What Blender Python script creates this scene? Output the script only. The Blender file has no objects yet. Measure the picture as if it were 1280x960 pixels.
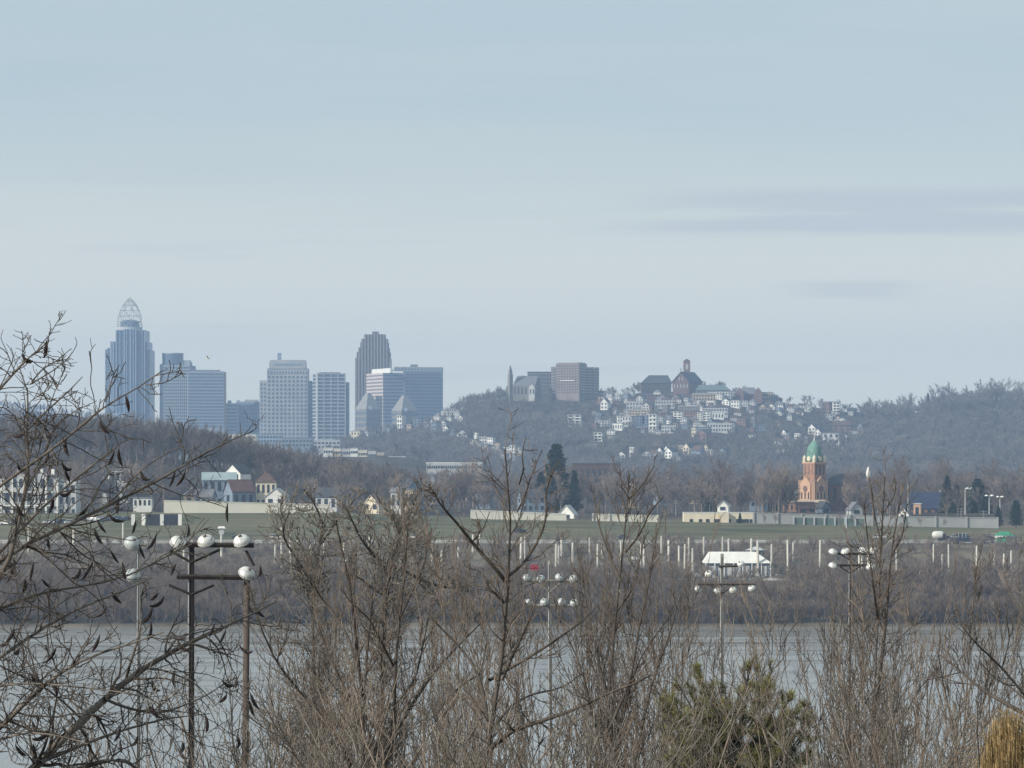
import bpy, math, random
import numpy as np
from mathutils import Vector, Matrix
R = math.radians
random.seed(7)
S = bpy.context.scene
COL = S.collection
F, HX, HY, ZC = 4266.7, 640.0, 565.0, 50.0      # lens of the camera in photo pixels, its level line, its height over the river

def P(px, py, Y):
    return np.array(((px - HX) / F * Y, Y, ZC - (py - HY) / F * Y))

# ------------------------------------------------------------------ ground
PY = np.array([-400, -5, 10, 40, 90, 130, 200, 300, 430, 470, 485, 520, 940, 966, 979, 1000, 1030, 1060, 1090, 1112, 1135, 1150, 1212, 1224, 1242, 9000], float)
PZ = np.array([56, 48.4, 46.8, 42, 36, 31, 25, 17, 7, 1.5, -2, -4, -4, -2, .2, 5.2, 9.0, 12, 15.5, 19.2, 20.2, 20.5, 28.0, 28.3, 26, 26], float)
LX = np.array([-500, 410, 590, 820, 950, 1100, 1250, 1800], float)
LY = np.array([641.5, 641.5, 649, 653, 655, 658, 661, 661], float)
CX = np.array([-2000, 380, 410, 450, 500, 540, 562, 580, 610, 650, 725, 760, 800, 860, 900, 950, 1000, 1060, 1100, 1140, 1180, 1230, 1300, 1500, 3000], float)
CY = np.array([600, 592, 566, 551, 542, 532, 521, 509, 500, 497, 498, 495, 490, 488, 490, 500, 507, 515, 521, 518, 506, 500, 499, 503, 560], float)

def sm(a, b, v):
    t = np.clip((v - a) / (b - a), 0, 1)
    return t * t * (3 - 2 * t)

def ground(x, y):
    x = np.asarray(x, float); y = np.asarray(y, float)
    z = np.interp(y, PY, PZ)
    px = HX + F * x / np.maximum(y, 60)
    lt = ZC - (np.interp(px, LX, LY) - HY) * 1212 / F      # the levee gets lower towards the right
    k = np.clip((y - 1150) / 62, 0, 1) * np.clip((1262 - y) / 20, 0, 1)
    z = np.where((y > 1150) & (y < 1262), (1 - np.clip((y - 1240) / 22, 0, 1)) * (20.5 + (lt - 20.5) * np.clip((y - 1150) / 62, 0, 1)) + 26 * np.clip((y - 1240) / 22, 0, 1), z)
    crest = ZC + (HY - np.interp(px, CX, CY)) * 3500 / F - 26
    up = np.clip((y - 2750) / 750, 0, 1); up = up * (.75 + .25 * up)
    z = z + np.maximum(crest, 0) * up * (1 - sm(3540, 3980, y))
    lx = x - (-300)                                  # wooded rise on the left, behind the first houses
    z = z + 24 * sm(1290, 1420, y) * (1 - sm(1560, 1900, y)) * (1 - sm(120, 560, px)) + 20 * sm(2300, 2470, y) * (1 - sm(2560, 2800, y)) * sm(300, 400, px) * (1 - sm(500, 640, px))
    far = 100 * np.exp(-((x + 930) / 420) ** 2) * sm(5400, 6000, y)
    z = z + far * (1 - sm(6200, 6900, y))
    bump = .7 * np.sin(x * .021 + y * .013) * np.sin(y * .017 - x * .009)
    z = z + bump * (sm(1245, 1300, y) + .4 * sm(20, 60, y) * (1 - sm(420, 465, y)))
    return z

def gz(x, y):
    return float(ground(x, y))

def hit(px, py, a=2740, b=3520, st=3.0):
    Y = np.arange(a, b, st)
    z = ZC - (py - HY) / F * Y
    g = ground((px - HX) / F * Y, Y)
    k = np.nonzero(g >= z)[0]
    y = float(Y[k[0]]) if len(k) else float(b - 20)
    x = (px - HX) / F * y
    return x, y, gz(x, y)

# ------------------------------------------------------------------ materials
def mat(name, col, rough=.85, var=.18, scale=1.0, metal=0.0, obj_var=0.0, spec=.3, col2=None, stretch=None, bump=0):
    m = bpy.data.materials.new(name); m.use_nodes = True
    nt = m.node_tree; N = nt.nodes; L = nt.links
    b = N['Principled BSDF']
    b.inputs['Roughness'].default_value = rough
    b.inputs['Metallic'].default_value = metal
    b.inputs['Specular IOR Level'].default_value = spec
    tc = N.new('ShaderNodeTexCoord')
    no = N.new('ShaderNodeTexNoise'); no.inputs['Scale'].default_value = scale; no.inputs['Detail'].default_value = 5
    src = tc.outputs['Object']
    if stretch:
        mp = N.new('ShaderNodeMapping'); mp.inputs['Scale'].default_value = stretch
        L.new(src, mp.inputs[0]); src = mp.outputs[0]
    L.new(src, no.inputs['Vector'])
    mr = N.new('ShaderNodeMapRange'); mr.inputs[1].default_value = .3; mr.inputs[2].default_value = .7
    L.new(no.outputs[0], mr.inputs[0])
    mx = N.new('ShaderNodeMix'); mx.data_type = 'RGBA'
    c2 = col2 if col2 else tuple(min(1, c * (1 + var)) for c in col)
    c1 = col if col2 else tuple(c * (1 - var) for c in col)
    mx.inputs[6].default_value = (*c1, 1); mx.inputs[7].default_value = (*c2, 1)
    L.new(mr.outputs[0], mx.inputs[0])
    out = mx.outputs[2]
    if obj_var:
        oi = N.new('ShaderNodeObjectInfo')
        r2 = N.new('ShaderNodeMapRange'); r2.inputs[3].default_value = 1 - obj_var; r2.inputs[4].default_value = 1 + obj_var
        L.new(oi.outputs['Random'], r2.inputs[0])
        hs = N.new('ShaderNodeHueSaturation'); L.new(r2.outputs[0], hs.inputs['Value']); L.new(out, hs.inputs['Color'])
        out = hs.outputs[0]
    L.new(out, b.inputs['Base Color'])
    if bump:
        bp = N.new('ShaderNodeBump'); bp.inputs['Strength'].default_value = bump
        L.new(no.outputs[0], bp.inputs['Height']); L.new(bp.outputs[0], b.inputs['Normal'])
    return m

M = {}
def defmat(k, *a, **kw):
    M[k] = mat(k, *a, **kw); return M[k]
defmat('bark_dark', (.075, .062, .052), .9, .45, 9, stretch=(1, 1, .25))
defmat('bark_grey', (.165, .145, .125), .9, .4, 6)
defmat('bark_brown', (.125, .1, .082), .9, .5, 3, obj_var=.25)
defmat('bark_mid', (.12, .103, .088), .9, .5, 3)
defmat('bark_pale', (.2, .178, .152), .9, .3, 6)
defmat('twig_brown', (.215, .172, .14), .95, .3, .3, obj_var=.3)
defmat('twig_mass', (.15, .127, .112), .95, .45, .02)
defmat('twig_red', (.23, .175, .13), .95, .35, .3, obj_var=.3)
defmat('bark_tan', (.19, .152, .12), .9, .4, 3, obj_var=.25)
defmat('roofdark', (.085, .06, .055), .9, .25, .4)
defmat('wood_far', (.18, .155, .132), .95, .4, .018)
defmat('pod', (.018, .011, .011), .6, .3, 8)
defmat('needle', (.185, .172, .065), .8, .5, 2.5)
defmat('needle_far', (.022, .042, .026), .9, .4, .6)
defmat('straw', (.42, .3, .145), .9, .35, 6)
defmat('white', (.72, .71, .66), .8, .1, .4, obj_var=.14)
defmat('cream', (.68, .6, .45), .8, .1, .3)
defmat('palegrey', (.46, .46, .45), .8, .1, .3)
defmat('bluegrey', (.2, .25, .31), .8, .12, .3)
defmat('tan', (.42, .34, .25), .85, .15, .3)
defmat('brick', (.2, .12, .1), .9, .25, .5)
defmat('orangebrick', (.34, .19, .125), .9, .16, .5)
defmat('orangelight', (.5, .32, .21), .9, .12, .5)
defmat('stone', (.21, .195, .17), .9, .18, .3)
defmat('slate', (.055, .06, .07), .8, .25, .4)
defmat('roofgrey', (.16, .16, .17), .85, .2, .4)
defmat('roofbrown', (.1, .065, .05), .9, .25, .6)
defmat('roofred', (.115, .065, .055), .9, .2, .6)
defmat('rooflight', (.48, .49, .47), .6, .1, .4)
defmat('hallroof', (.12, .165, .165), .7, .15, .2)
defmat('pyramid', (.25, .245, .23), .7, .1, .1)
defmat('rooffteal', (.27, .34, .35), .6, .12, .4)
defmat('copper', (.13, .25, .205), .6, .25, .5)
defmat('glassdark', (.025, .032, .042), .25, .3, .2, spec=.6)
defmat('glassblue', (.06, .1, .155), .3, .2, .05, spec=.6)
defmat('towerglass', (.07, .125, .2), .4, .2, .06, spec=.6, stretch=(.4, .4, 3))
defmat('mullion', (.27, .34, .42), .5, .1, .1)
defmat('concrete', (.36, .36, .35), .9, .15, .06)
defmat('lavender', (.285, .32, .35), .85, .1, .05)
defmat('darkstone', (.095, .08, .07), .85, .2, .05)
defmat('ribstone', (.27, .215, .175), .85, .15, .05)
defmat('sunlit_pink', (.6, .5, .46), .85, .08, .05)  # office block end wall, sunlight painted into the colour
defmat('apartment', (.23, .19, .172), .9, .15, .1)
defmat('floodwall', (.6, .58, .49), .85, .12, .05)
defmat('greywall', (.34, .345, .335), .9, .2, .05)
defmat('greenwall', (.1, .145, .125), .9, .2, .1)
defmat('piling', (.58, .55, .48), .8, .35, .25, obj_var=.15, stretch=(1, 1, .6))
defmat('polewood', (.035, .028, .024), .9, .4, 4, stretch=(1, 1, .2))
defmat('polered', (.085, .065, .055), .9, .35, 4, stretch=(1, 1, .2))
defmat('polegrey', (.22, .21, .19), .85, .3, 3, stretch=(1, 1, .2))
defmat('alu', (.66, .66, .63), .42, .3, 5, metal=.3, spec=.5)
defmat('lampgrey', (.42, .45, .45), .5, .3, 5, metal=.2)
defmat('black', (.018, .018, .02), .6, .2, 4)
defmat('steel', (.4, .41, .42), .5, .1, 2)
defmat('navy', (.025, .035, .07), .5, .25, .5)
defmat('green', (.04, .26, .15), .7, .2, .5)
defmat('pinkred', (.42, .07, .12), .6, .15, 6)
defmat('asphalt', (.07, .07, .07), .95, .2, .1)
defmat('pathpale', (.16, .145, .12), .95, .2, .06, col2=(.4, .38, .33))

# ------------------------------------------------------------------ mesh helpers
def mesh_np(name, V, faces, smooth=False):
    """V (n,3); faces: list of (m,k) index arrays."""
    me = bpy.data.meshes.new(name)
    V = np.ascontiguousarray(V, np.float32)
    me.vertices.add(len(V)); me.vertices.foreach_set('co', V.ravel())
    li = np.concatenate([f.ravel() for f in faces]).astype(np.int32)
    cnt = np.concatenate([np.full(len(f), f.shape[1], np.int32) for f in faces])
    st = np.concatenate(([0], np.cumsum(cnt)[:-1])).astype(np.int32)
    me.loops.add(len(li)); me.loops.foreach_set('vertex_index', li)
    me.polygons.add(len(cnt)); me.polygons.foreach_set('loop_start', st)
    if smooth:
        me.polygons.foreach_set('use_smooth', np.ones(len(cnt), bool))
    me.update(calc_edges=True)
    return me

def link(name, me, m=None, parent=None, loc=None):
    o = bpy.data.objects.new(name, me); COL.objects.link(o)
    if m is not None and len(me.materials) == 0:
        me.materials.append(M[m] if isinstance(m, str) else m)
    if parent: o.parent = parent
    if loc is not None: o.location = tuple(float(v) for v in loc)
    return o

def props(o, label=None, cat=None, group=None, kind=None):
    if label: o['label'] = label
    if cat: o['category'] = cat
    if group: o['group'] = group
    if kind: o['kind'] = kind
    return o

def thing(name, label, cat, loc, group=None, rz=0.0):
    o = bpy.data.objects.new(name, None); COL.objects.link(o)
    o.empty_display_size = .5
    o.location = tuple(float(v) for v in loc); o.rotation_euler = (0, 0, rz)
    return props(o, label, cat, group)

def dup(root, loc=None, rz=None, sc=None, label=None, group=None):
    r = root.copy(); COL.objects.link(r)
    if loc is not None: r.location = tuple(float(v) for v in loc)
    if rz is not None: r.rotation_euler = (0, 0, rz)
    if sc is not None: r.scale = sc if hasattr(sc, '__len__') else (sc, sc, sc)
    if label: r['label'] = label
    if group: r['group'] = group
    for ch in list(root.children):
        c = ch.copy(); COL.objects.link(c); c.parent = r
        for g in list(ch.children):
            d = g.copy(); COL.objects.link(d); d.parent = c
    return r

class MB:
    def __init__(s, org=(0, 0, 0)):
        s.v = []; s.f = []; s.o = np.array(org, float)
    def add(s, vs, fs):
        n = len(s.v); s.v += [tuple(np.asarray(v, float) - s.o) for v in vs]
        s.f += [tuple(i + n for i in f) for f in fs]; return s
    def box(s, c, sz, yaw=0):
        cx, cy, cz = c; x, y, z = [q / 2 for q in sz]; ca, sa = math.cos(yaw), math.sin(yaw)
        vs = []
        for dz in (-z, z):
            for dx, dy in ((-x, -y), (x, -y), (x, y), (-x, y)):
                vs.append((cx + dx * ca - dy * sa, cy + dx * sa + dy * ca, cz + dz))
        return s.add(vs, [(0, 3, 2, 1), (4, 5, 6, 7), (0, 1, 5, 4), (1, 2, 6, 5), (2, 3, 7, 6), (3, 0, 4, 7)])
    def prism(s, poly, z0, z1, top=None):
        n = len(poly); top = top or poly
        vs = [(p[0], p[1], z0) for p in poly] + [(p[0], p[1], z1) for p in top]
        fs = [tuple(range(n - 1, -1, -1)), tuple(range(n, 2 * n))] + [(i, (i + 1) % n, n + (i + 1) % n, n + i) for i in range(n)]
        return s.add(vs, fs)
    def lathe(s, prof, n=16, c=(0, 0, 0), mtx=None):
        vs = []; fs = []
        for r, z in prof:
            for k in range(n):
                a = 2 * math.pi * k / n; p = Vector((r * math.cos(a), r * math.sin(a), z))
                if mtx is not None: p = mtx @ p
                vs.append((p[0] + c[0], p[1] + c[1], p[2] + c[2]))
        for i in range(len(prof) - 1):
            for k in range(n):
                fs.append((i * n + k, i * n + (k + 1) % n, (i + 1) * n + (k + 1) % n, (i + 1) * n + k))
        fs.append(tuple(range(n - 1, -1, -1))); fs.append(tuple((len(prof) - 1) * n + k for k in range(n)))
        return s.add(vs, fs)
    def tube(s, pts, rad, k=6):
        pts = np.array(pts, float); n = len(pts); rad = np.broadcast_to(np.array(rad, float), (n,))
        V, Fc = tubes(pts[None], rad[None], k)
        m = len(s.v); s.v += [tuple(v - s.o) for v in V]; s.f += [tuple(int(i) + m for i in f) for f in Fc]
        s.f.append(tuple(m + i for i in range(k - 1, -1, -1))); s.f.append(tuple(m + (n - 1) * k + i for i in range(k)))
        return s
    def gable(s, w, d, h0, h1, over=.4, thick=.3):
        """roof: ridge along x, centred on the origin, eaves at h0, ridge at h1"""
        x = w / 2 + over; y = d / 2 + over; e = h0 - over * (h1 - h0) / (d / 2)
        pr = [(-y, e), (0, h1), (y, e), (y, e - thick), (0, h1 - thick), (-y, e - thick)]
        vs = [(-x, a, b) for a, b in pr] + [(x, a, b) for a, b in pr]
        fs = [(i, (i + 1) % 6, 6 + (i + 1) % 6, 6 + i) for i in range(6)] + [(0, 5, 4, 1), (1, 4, 3, 2), (6, 7, 10, 11), (7, 8, 9, 10)]
        return s.add(vs, fs)
    def build(s, name, m, parent=None, loc=None, smooth=False):
        me = bpy.data.meshes.new(name); me.from_pydata(s.v, [], s.f)
        if smooth: me.polygons.foreach_set('use_smooth', [True] * len(s.f))
        me.update()
        return link(name, me, m, parent, loc)

def tubes(L, Rd, k):
    """L (B,N,3), Rd (B,N) -> verts, quads"""
    B, N, _ = L.shape
    T = np.empty_like(L); T[:, 1:-1] = L[:, 2:] - L[:, :-2]; T[:, 0] = L[:, 1] - L[:, 0]; T[:, -1] = L[:, -1] - L[:, -2]
    T /= np.maximum(np.linalg.norm(T, axis=2, keepdims=True), 1e-9)
    mean = L[:, -1] - L[:, 0]; mean /= np.maximum(np.linalg.norm(mean, axis=1, keepdims=True), 1e-9)
    ref = np.tile(np.array([1., .2, .1]), (B, 1)); bad = np.abs(mean[:, 0]) > .8; ref[bad] = (.1, .3, 1)
    U = np.cross(T, ref[:, None, :]); U /= np.maximum(np.linalg.norm(U, axis=2, keepdims=True), 1e-9)
    W = np.cross(T, U)
    a = np.arange(k) * 2 * math.pi / k
    V = L[:, :, None, :] + Rd[:, :, None, None] * (np.cos(a)[None, None, :, None] * U[:, :, None, :] + np.sin(a)[None, None, :, None] * W[:, :, None, :])
    idx = np.arange(B * N * k).reshape(B, N, k)
    q = np.stack([idx[:, :-1], np.roll(idx, -1, 2)[:, :-1], np.roll(idx, -1, 2)[:, 1:], idx[:, 1:]], -1)
    return V.reshape(-1, 3), q.reshape(-1, 4)

def slivers(L, w, rg):
    """thin triangles from first to last point of each line"""
    a = L[:, 0]; b = L[:, -1]; B = len(a)
    d = b - a; r = rg.normal(size=(B, 3)); n = np.cross(d, r); n /= np.maximum(np.linalg.norm(n, axis=1, keepdims=True), 1e-9)
    w = np.broadcast_to(w, (B,))[:, None]
    V = np.stack([a - n * w, a + n * w, b], 1).reshape(-1, 3)
    return V, np.arange(B * 3).reshape(B, 3)

def grow(L, Rd, dens, frac, ang, rg, up=.2, wig=.12, t0=.15, n=5, rr=.6, tip=.004, lmin=.1, lmax=99, tpow=1.0, tap=.75):
    B, N, _ = L.shape
    seg = np.linalg.norm(np.diff(L, axis=1), axis=2); ln = seg.sum(1)
    cnt = rg.poisson(dens * ln) if np.isscalar(dens) else rg.poisson(dens)
    par = np.repeat(np.arange(B), cnt); m = len(par)
    if m == 0: return np.zeros((0, n, 3)), np.zeros((0, n)), par
    t = t0 + (1 - t0) * rg.random(m) ** tpow
    u = t * (N - 1); i = np.minimum(u.astype(int), N - 2); f = (u - i)[:, None]
    p = L[par, i] * (1 - f) + L[par, i + 1] * f
    d = L[par, i + 1] - L[par, i]; d /= np.maximum(np.linalg.norm(d, axis=1, keepdims=True), 1e-9)
    r = Rd[par, i] * (1 - f[:, 0]) + Rd[par, i + 1] * f[:, 0]
    q = rg.normal(size=(m, 3)); q -= d * (q * d).sum(1, keepdims=True); q /= np.maximum(np.linalg.norm(q, axis=1, keepdims=True), 1e-9)
    th = np.radians(rg.uniform(ang[0], ang[1], m))[:, None]
    v = np.cos(th) * d + np.sin(th) * q
    v[:, 2] += up; v /= np.maximum(np.linalg.norm(v, axis=1, keepdims=True), 1e-9)
    l = np.maximum(np.minimum(ln[par] * rg.uniform(frac[0], frac[1], m), lmax * rg.uniform(.55, 1, m)) * (1.08 - tap * t), lmin)
    st = (l / (n - 1))[:, None]
    pts = [p]
    for k in range(1, n):
        v = v + rg.normal(size=(m, 3)) * wig; v[:, 2] += up * .25
        v /= np.maximum(np.linalg.norm(v, axis=1, keepdims=True), 1e-9)
        pts.append(pts[-1] + v * st)
    CL = np.stack(pts, 1)
    r0 = np.maximum(r * rr, tip * 1.2)[:, None]
    CR = r0 + (tip - r0) * np.linspace(0, 1, n)[None] ** .8
    return CL, CR, par

class Acc:
    def __init__(s): s.v = []; s.f = []; s.n = 0
    def put(s, V, Fc):
        s.v.append(V); s.f.append(Fc + s.n); s.n += len(V); return s
    def tubes(s, L, Rd, k): 
        return s.put(*tubes(L, Rd, k)) if len(L) else s
    def mesh(s, name, smooth=False):
        return mesh_np(name, np.concatenate(s.v), s.f, smooth)

def line(pts, n):
    pts = np.array(pts, float)
    d = np.concatenate(([0], np.cumsum(np.linalg.norm(np.diff(pts, axis=0), axis=1))))
    t = np.linspace(0, d[-1], n)
    out = np.stack([np.interp(t, d, pts[:, k]) for k in range(3)], 1)
    out[1:-1] = out[1:-1] * .5 + (out[:-2] + out[2:]) * .25
    return out

# ------------------------------------------------------------------ label maker: equal labels get told apart by their order
ORD = ['first', 'second', 'third', 'fourth', 'fifth', 'sixth', 'seventh', 'eighth', 'ninth', 'tenth', 'eleventh', 'twelfth', 'thirteenth', 'fourteenth',
       'fifteenth', 'sixteenth', 'seventeenth', 'eighteenth', 'nineteenth', 'twentieth']
PEND = []
def later(o, base, px): PEND.append((o, base, px))
def settle():
    g = {}
    for o, b, px in PEND: g.setdefault(b, []).append((px, o))
    for b, l in g.items():
        l.sort(key=lambda q: q[0])
        for i, (px, o) in enumerate(l):
            if len(l) == 1: o['label'] = b
            elif i == len(l) - 1: o['label'] = b + ', rightmost'
            elif i < 20: o['label'] = b + ', ' + ORD[i] + ' from left'
            else: o['label'] = b + ', ' + ORD[min(19, len(l) - 1 - i)] + ' from right'
# ------------------------------------------------------------------ camera, light, sky, air
cam = bpy.data.cameras.new('camera'); cam.lens = 120; cam.sensor_width = 36; cam.sensor_fit = 'HORIZONTAL'
cam.shift_y = (HY - 480) / 1280; cam.clip_start = .5; cam.clip_end = 60000
co = bpy.data.objects.new('camera', cam); COL.objects.link(co)
co.location = (0, 0, ZC); co.rotation_euler = (R(90), 0, 0); S.camera = co

SUN_AZ = (-.80, -.44); SUN_EL = R(29)
h = math.hypot(*SUN_AZ); sd = Vector((SUN_AZ[0] / h * math.cos(SUN_EL), SUN_AZ[1] / h * math.cos(SUN_EL), math.sin(SUN_EL)))
sl = bpy.data.lights.new('sun', 'SUN'); sl.energy = SUN_E = 5.0; sl.angle = R(.55); sl.color = (1, .94, .84)
so = bpy.data.objects.new('sun', sl); COL.objects.link(so); so.rotation_euler = sd.to_track_quat('Z', 'Y').to_euler(); so.location = (0, 0, 400)

w = bpy.data.worlds.new('World'); S.world = w; w.use_nodes = True
nt = w.node_tree; N = nt.nodes; L = nt.links
bg = N['Background']; bg.inputs[1].default_value = .1
sky = N.new('ShaderNodeTexSky'); sky.sky_type = 'NISHITA'; sky.sun_disc = False
sky.sun_elevation = SUN_EL; sky.sun_rotation = math.atan2(sd.x, sd.y); sky.altitude = 200; sky.air_density = 1.0; sky.dust_density = 1.5
tc = N.new('ShaderNodeTexCoord'); sep = N.new('ShaderNodeSeparateXYZ'); L.new(tc.outputs['Generated'], sep.inputs[0])
def mnode(op, a, b=None, c=None):
    n = N.new('ShaderNodeMath'); n.operation = op
    for i, v in enumerate((a, b, c)):
        if v is None: continue
        if isinstance(v, (int, float)): n.inputs[i].default_value = v
        else: L.new(v, n.inputs[i])
    return n.outputs[0]
def rng_(v, a, b, c=0, d=1, smooth=True):
    n = N.new('ShaderNodeMapRange'); n.interpolation_type = 'SMOOTHSTEP' if smooth else 'LINEAR'
    for i, q in enumerate((a, b, c, d)): n.inputs[1 + i].default_value = q
    L.new(v, n.inputs[0]); return n.outputs[0]
def noise_dir(sx, sz, detail=4, seed=0.0):
    mp = N.new('ShaderNodeMapping'); mp.inputs['Scale'].default_value = (sx, sx, sz); mp.inputs['Location'].default_value = (seed, seed * .7, seed * 1.3)
    L.new(tc.outputs['Generated'], mp.inputs[0])
    no = N.new('ShaderNodeTexNoise'); no.inputs['Scale'].default_value = 1; no.inputs['Detail'].default_value = detail; no.inputs['Roughness'].default_value = .55
    L.new(mp.outputs[0], no.inputs['Vector']); return no.outputs[0]
def mixc(f, a, b):
    n = N.new('ShaderNodeMix'); n.data_type = 'RGBA'
    if isinstance(f, (int, float)): n.inputs[0].default_value = f
    else: L.new(f, n.inputs[0])
    for i, v in ((6, a), (7, b)):
        if isinstance(v, tuple): n.inputs[i].default_value = (*v, 1)
        else: L.new(v, n.inputs[i])
    return n.outputs[2]
veil = mixc(rng_(noise_dir(3.5, 42, 5, 3.1), .36, .64), (5.5, 6.7, 7.1), (6.05, 6.95, 7.1))     # thin high overcast with soft bands
col = mixc(.86, sky.outputs[0], veil)
el = sep.outputs[2]; xx = sep.outputs[0]
b1 = mnode('MULTIPLY', rng_(el, .0615, .066), rng_(el, .0785, .074))
n1 = noise_dir(9, 190, 4, 1.7)
m1 = mnode('MULTIPLY', mnode('MULTIPLY', b1, rng_(xx, .005, .085)), rng_(n1, .28, .5))
n2 = noise_dir(12, 160, 4, 5.2)
b2 = mnode('MULTIPLY', mnode('MULTIPLY', rng_(el, .044, .0465), rng_(el, .051, .048)), mnode('MULTIPLY', rng_(xx, .07, .095), rng_(xx, .125, .105)))
m2 = mnode('MULTIPLY', b2, rng_(n2, .35, .6, 0, .6))
b3 = mnode('MULTIPLY', rng_(noise_dir(7, 120, 4, 9.4), .56, .72, 0, .5), rng_(el, .2, .1))
mm = mnode('MINIMUM', mnode('ADD', mnode('ADD', m1, m2), mnode('MULTIPLY', b3, .5)), 1.0)
hzn = rng_(el, .115, .012)
col = mixc(hzn, col, (10.3, 10.0, 8.1))
col = mixc(mnode('MULTIPLY', mm, .62), col, (5.6, 5.9, 6.5))
L.new(col, bg.inputs[0])

S.view_settings.view_transform = 'Standard'; S.view_settings.look = 'None'; S.view_settings.exposure = 0.0; S.view_settings.gamma = 1
try: S.view_settings.use_curve_mapping = False
except Exception: pass
S.cycles.max_bounces = 5; S.cycles.diffuse_bounces = 2; S.cycles.glossy_bounces = 2; S.cycles.transmission_bounces = 2; S.cycles.volume_bounces = 0
S.cycles.use_denoising = True; S.cycles.denoiser = 'OPENIMAGEDENOISE'; S.cycles.denoising_input_passes = 'RGB_ALBEDO_NORMAL'; S.cycles.denoising_prefilter = 'NONE'; S.cycles.use_adaptive_sampling = False; S.cycles.caustics_reflective = False; S.cycles.caustics_refractive = False
S.cycles.sample_clamp_indirect = 4

hb = MB(); hb.box((0, 3400, 141), (9000, 8300, 306))
hz = bpy.data.materials.new('air'); hz.use_nodes = True
hn = hz.node_tree; hn.nodes.remove(hn.nodes['Principled BSDF'])
pv = hn.nodes.new('ShaderNodeVolumePrincipled'); pv.inputs['Density'].default_value = HAZE_D = .000152
pv.inputs['Color'].default_value = (.47, .67, 1.0, 1); pv.inputs['Anisotropy'].default_value = 0.0
hn.links.new(pv.outputs[0], hn.nodes['Material Output'].inputs['Volume'])
ho = hb.build('haze', hz); props(ho, kind='stuff')

# ------------------------------------------------------------------ ground sheet
def ground_mesh():
    ys = np.concatenate([np.arange(-300, 60, 8), np.arange(60, 480, 10), np.arange(480, 950, 40), np.arange(950, 1260, 3.5), np.arange(1260, 2740, 25), np.arange(2740, 4050, 14), np.arange(4050, 7200, 60)])
    us = np.linspace(-.5, .5, 321)
    X = us[None] * (np.maximum(ys, -250)[:, None] + 420); Yg = np.repeat(ys[:, None], len(us), 1)
    Z = ground(X, Yg)
    V = np.stack([X, Yg, Z], -1).reshape(-1, 3)
    i = np.arange(len(V)).reshape(Z.shape)
    q = np.stack([i[:-1, :-1], i[:-1, 1:], i[1:, 1:], i[1:, :-1]], -1).reshape(-1, 4)
    return mesh_np('ground', V, [q], True)
g = bpy.data.materials.new('ground_cover'); g.use_nodes = True
gn = g.node_tree; GN = gn.nodes; GL = gn.links; gb = GN['Principled BSDF']; gb.inputs['Roughness'].default_value = 1; gb.inputs['Specular IOR Level'].default_value = .1
tcg = GN.new('ShaderNodeNewGeometry'); sp = GN.new('ShaderNodeSeparateXYZ'); GL.new(tcg.outputs['Position'], sp.inputs[0])
def gnoise(scale, stretch=(1, 1, 1)):
    mp = GN.new('ShaderNodeMapping'); mp.inputs['Scale'].default_value = stretch; GL.new(tcg.outputs['Position'], mp.inputs[0])
    no = GN.new('ShaderNodeTexNoise'); no.inputs['Scale'].default_value = scale; no.inputs['Detail'].default_value = 6; GL.new(mp.outputs[0], no.inputs[0]); return no.outputs[0]
def gmix(f, a, b):
    n = GN.new('ShaderNodeMix'); n.data_type = 'RGBA'; GL.new(f, n.inputs[0])
    for i, v in ((6, a), (7, b)):
        if isinstance(v, tuple): n.inputs[i].default_value = (*v, 1)
        else: GL.new(v, n.inputs[i])
    return n.outputs[2]
def gr(v, a, b):
    n = GN.new('ShaderNodeMapRange'); n.interpolation_type = 'SMOOTHSTEP'; n.inputs[1].default_value = a; n.inputs[2].default_value = b; GL.new(v, n.inputs[0]); return n.outputs[0]
def gmul(a, b):
    n = GN.new('ShaderNodeMath'); n.operation = 'MULTIPLY'; GL.new(a, n.inputs[0]); GL.new(b, n.inputs[1]); return n.outputs[0]
scrub = gmix(gr(gnoise(.09, (1, .5, 1)), .35, .65), (.085, .07, .052), (.17, .145, .105))
grass = gmix(gr(gnoise(.25, (.12, 1, 1)), .35, .65), gmix(gr(gnoise(.03), .4, .6), (.062, .07, .038), (.105, .104, .062)), (.15, .138, .08))
yy = sp.outputs[1]
lev = gmul(gr(yy, 1148, 1153), gr(yy, 1236, 1228))
c = gmix(lev, scrub, grass)
dirt = gmix(gr(gnoise(.03), .4, .6), (.05, .044, .036), (.085, .075, .06))
c = gmix(gr(yy, 1236, 1262), c, dirt)
c = gmix(gr(yy, 480, 440), c, gmix(gr(gnoise(.4), .4, .6), (.07, .06, .04), (.13, .11, .07)))
GL.new(c, gb.inputs['Base Color'])
props(link('ground', ground_mesh(), g), kind='structure')

def strip(name, x0, x1, y0, y1, dz, m, n=60):
    xs = np.linspace(x0, x1, n); V = []
    for yv in np.linspace(y0, y1, 5):
        for x in xs: V.append((x, yv, gz(x, yv) + dz))
    V = np.array(V); i = np.arange(len(V)).reshape(5, n)
    q = np.stack([i[:-1, :-1], i[:-1, 1:], i[1:, 1:], i[1:, :-1]], -1).reshape(-1, 4)
    return props(link(name, mesh_np(name, V, [q]), m), kind='structure')
strip('road', -330, 330, 1126, 1147, .06, 'pathpale')
strip('path', -330, 330, 1046, 1051, .06, 'pathpale')

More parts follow.
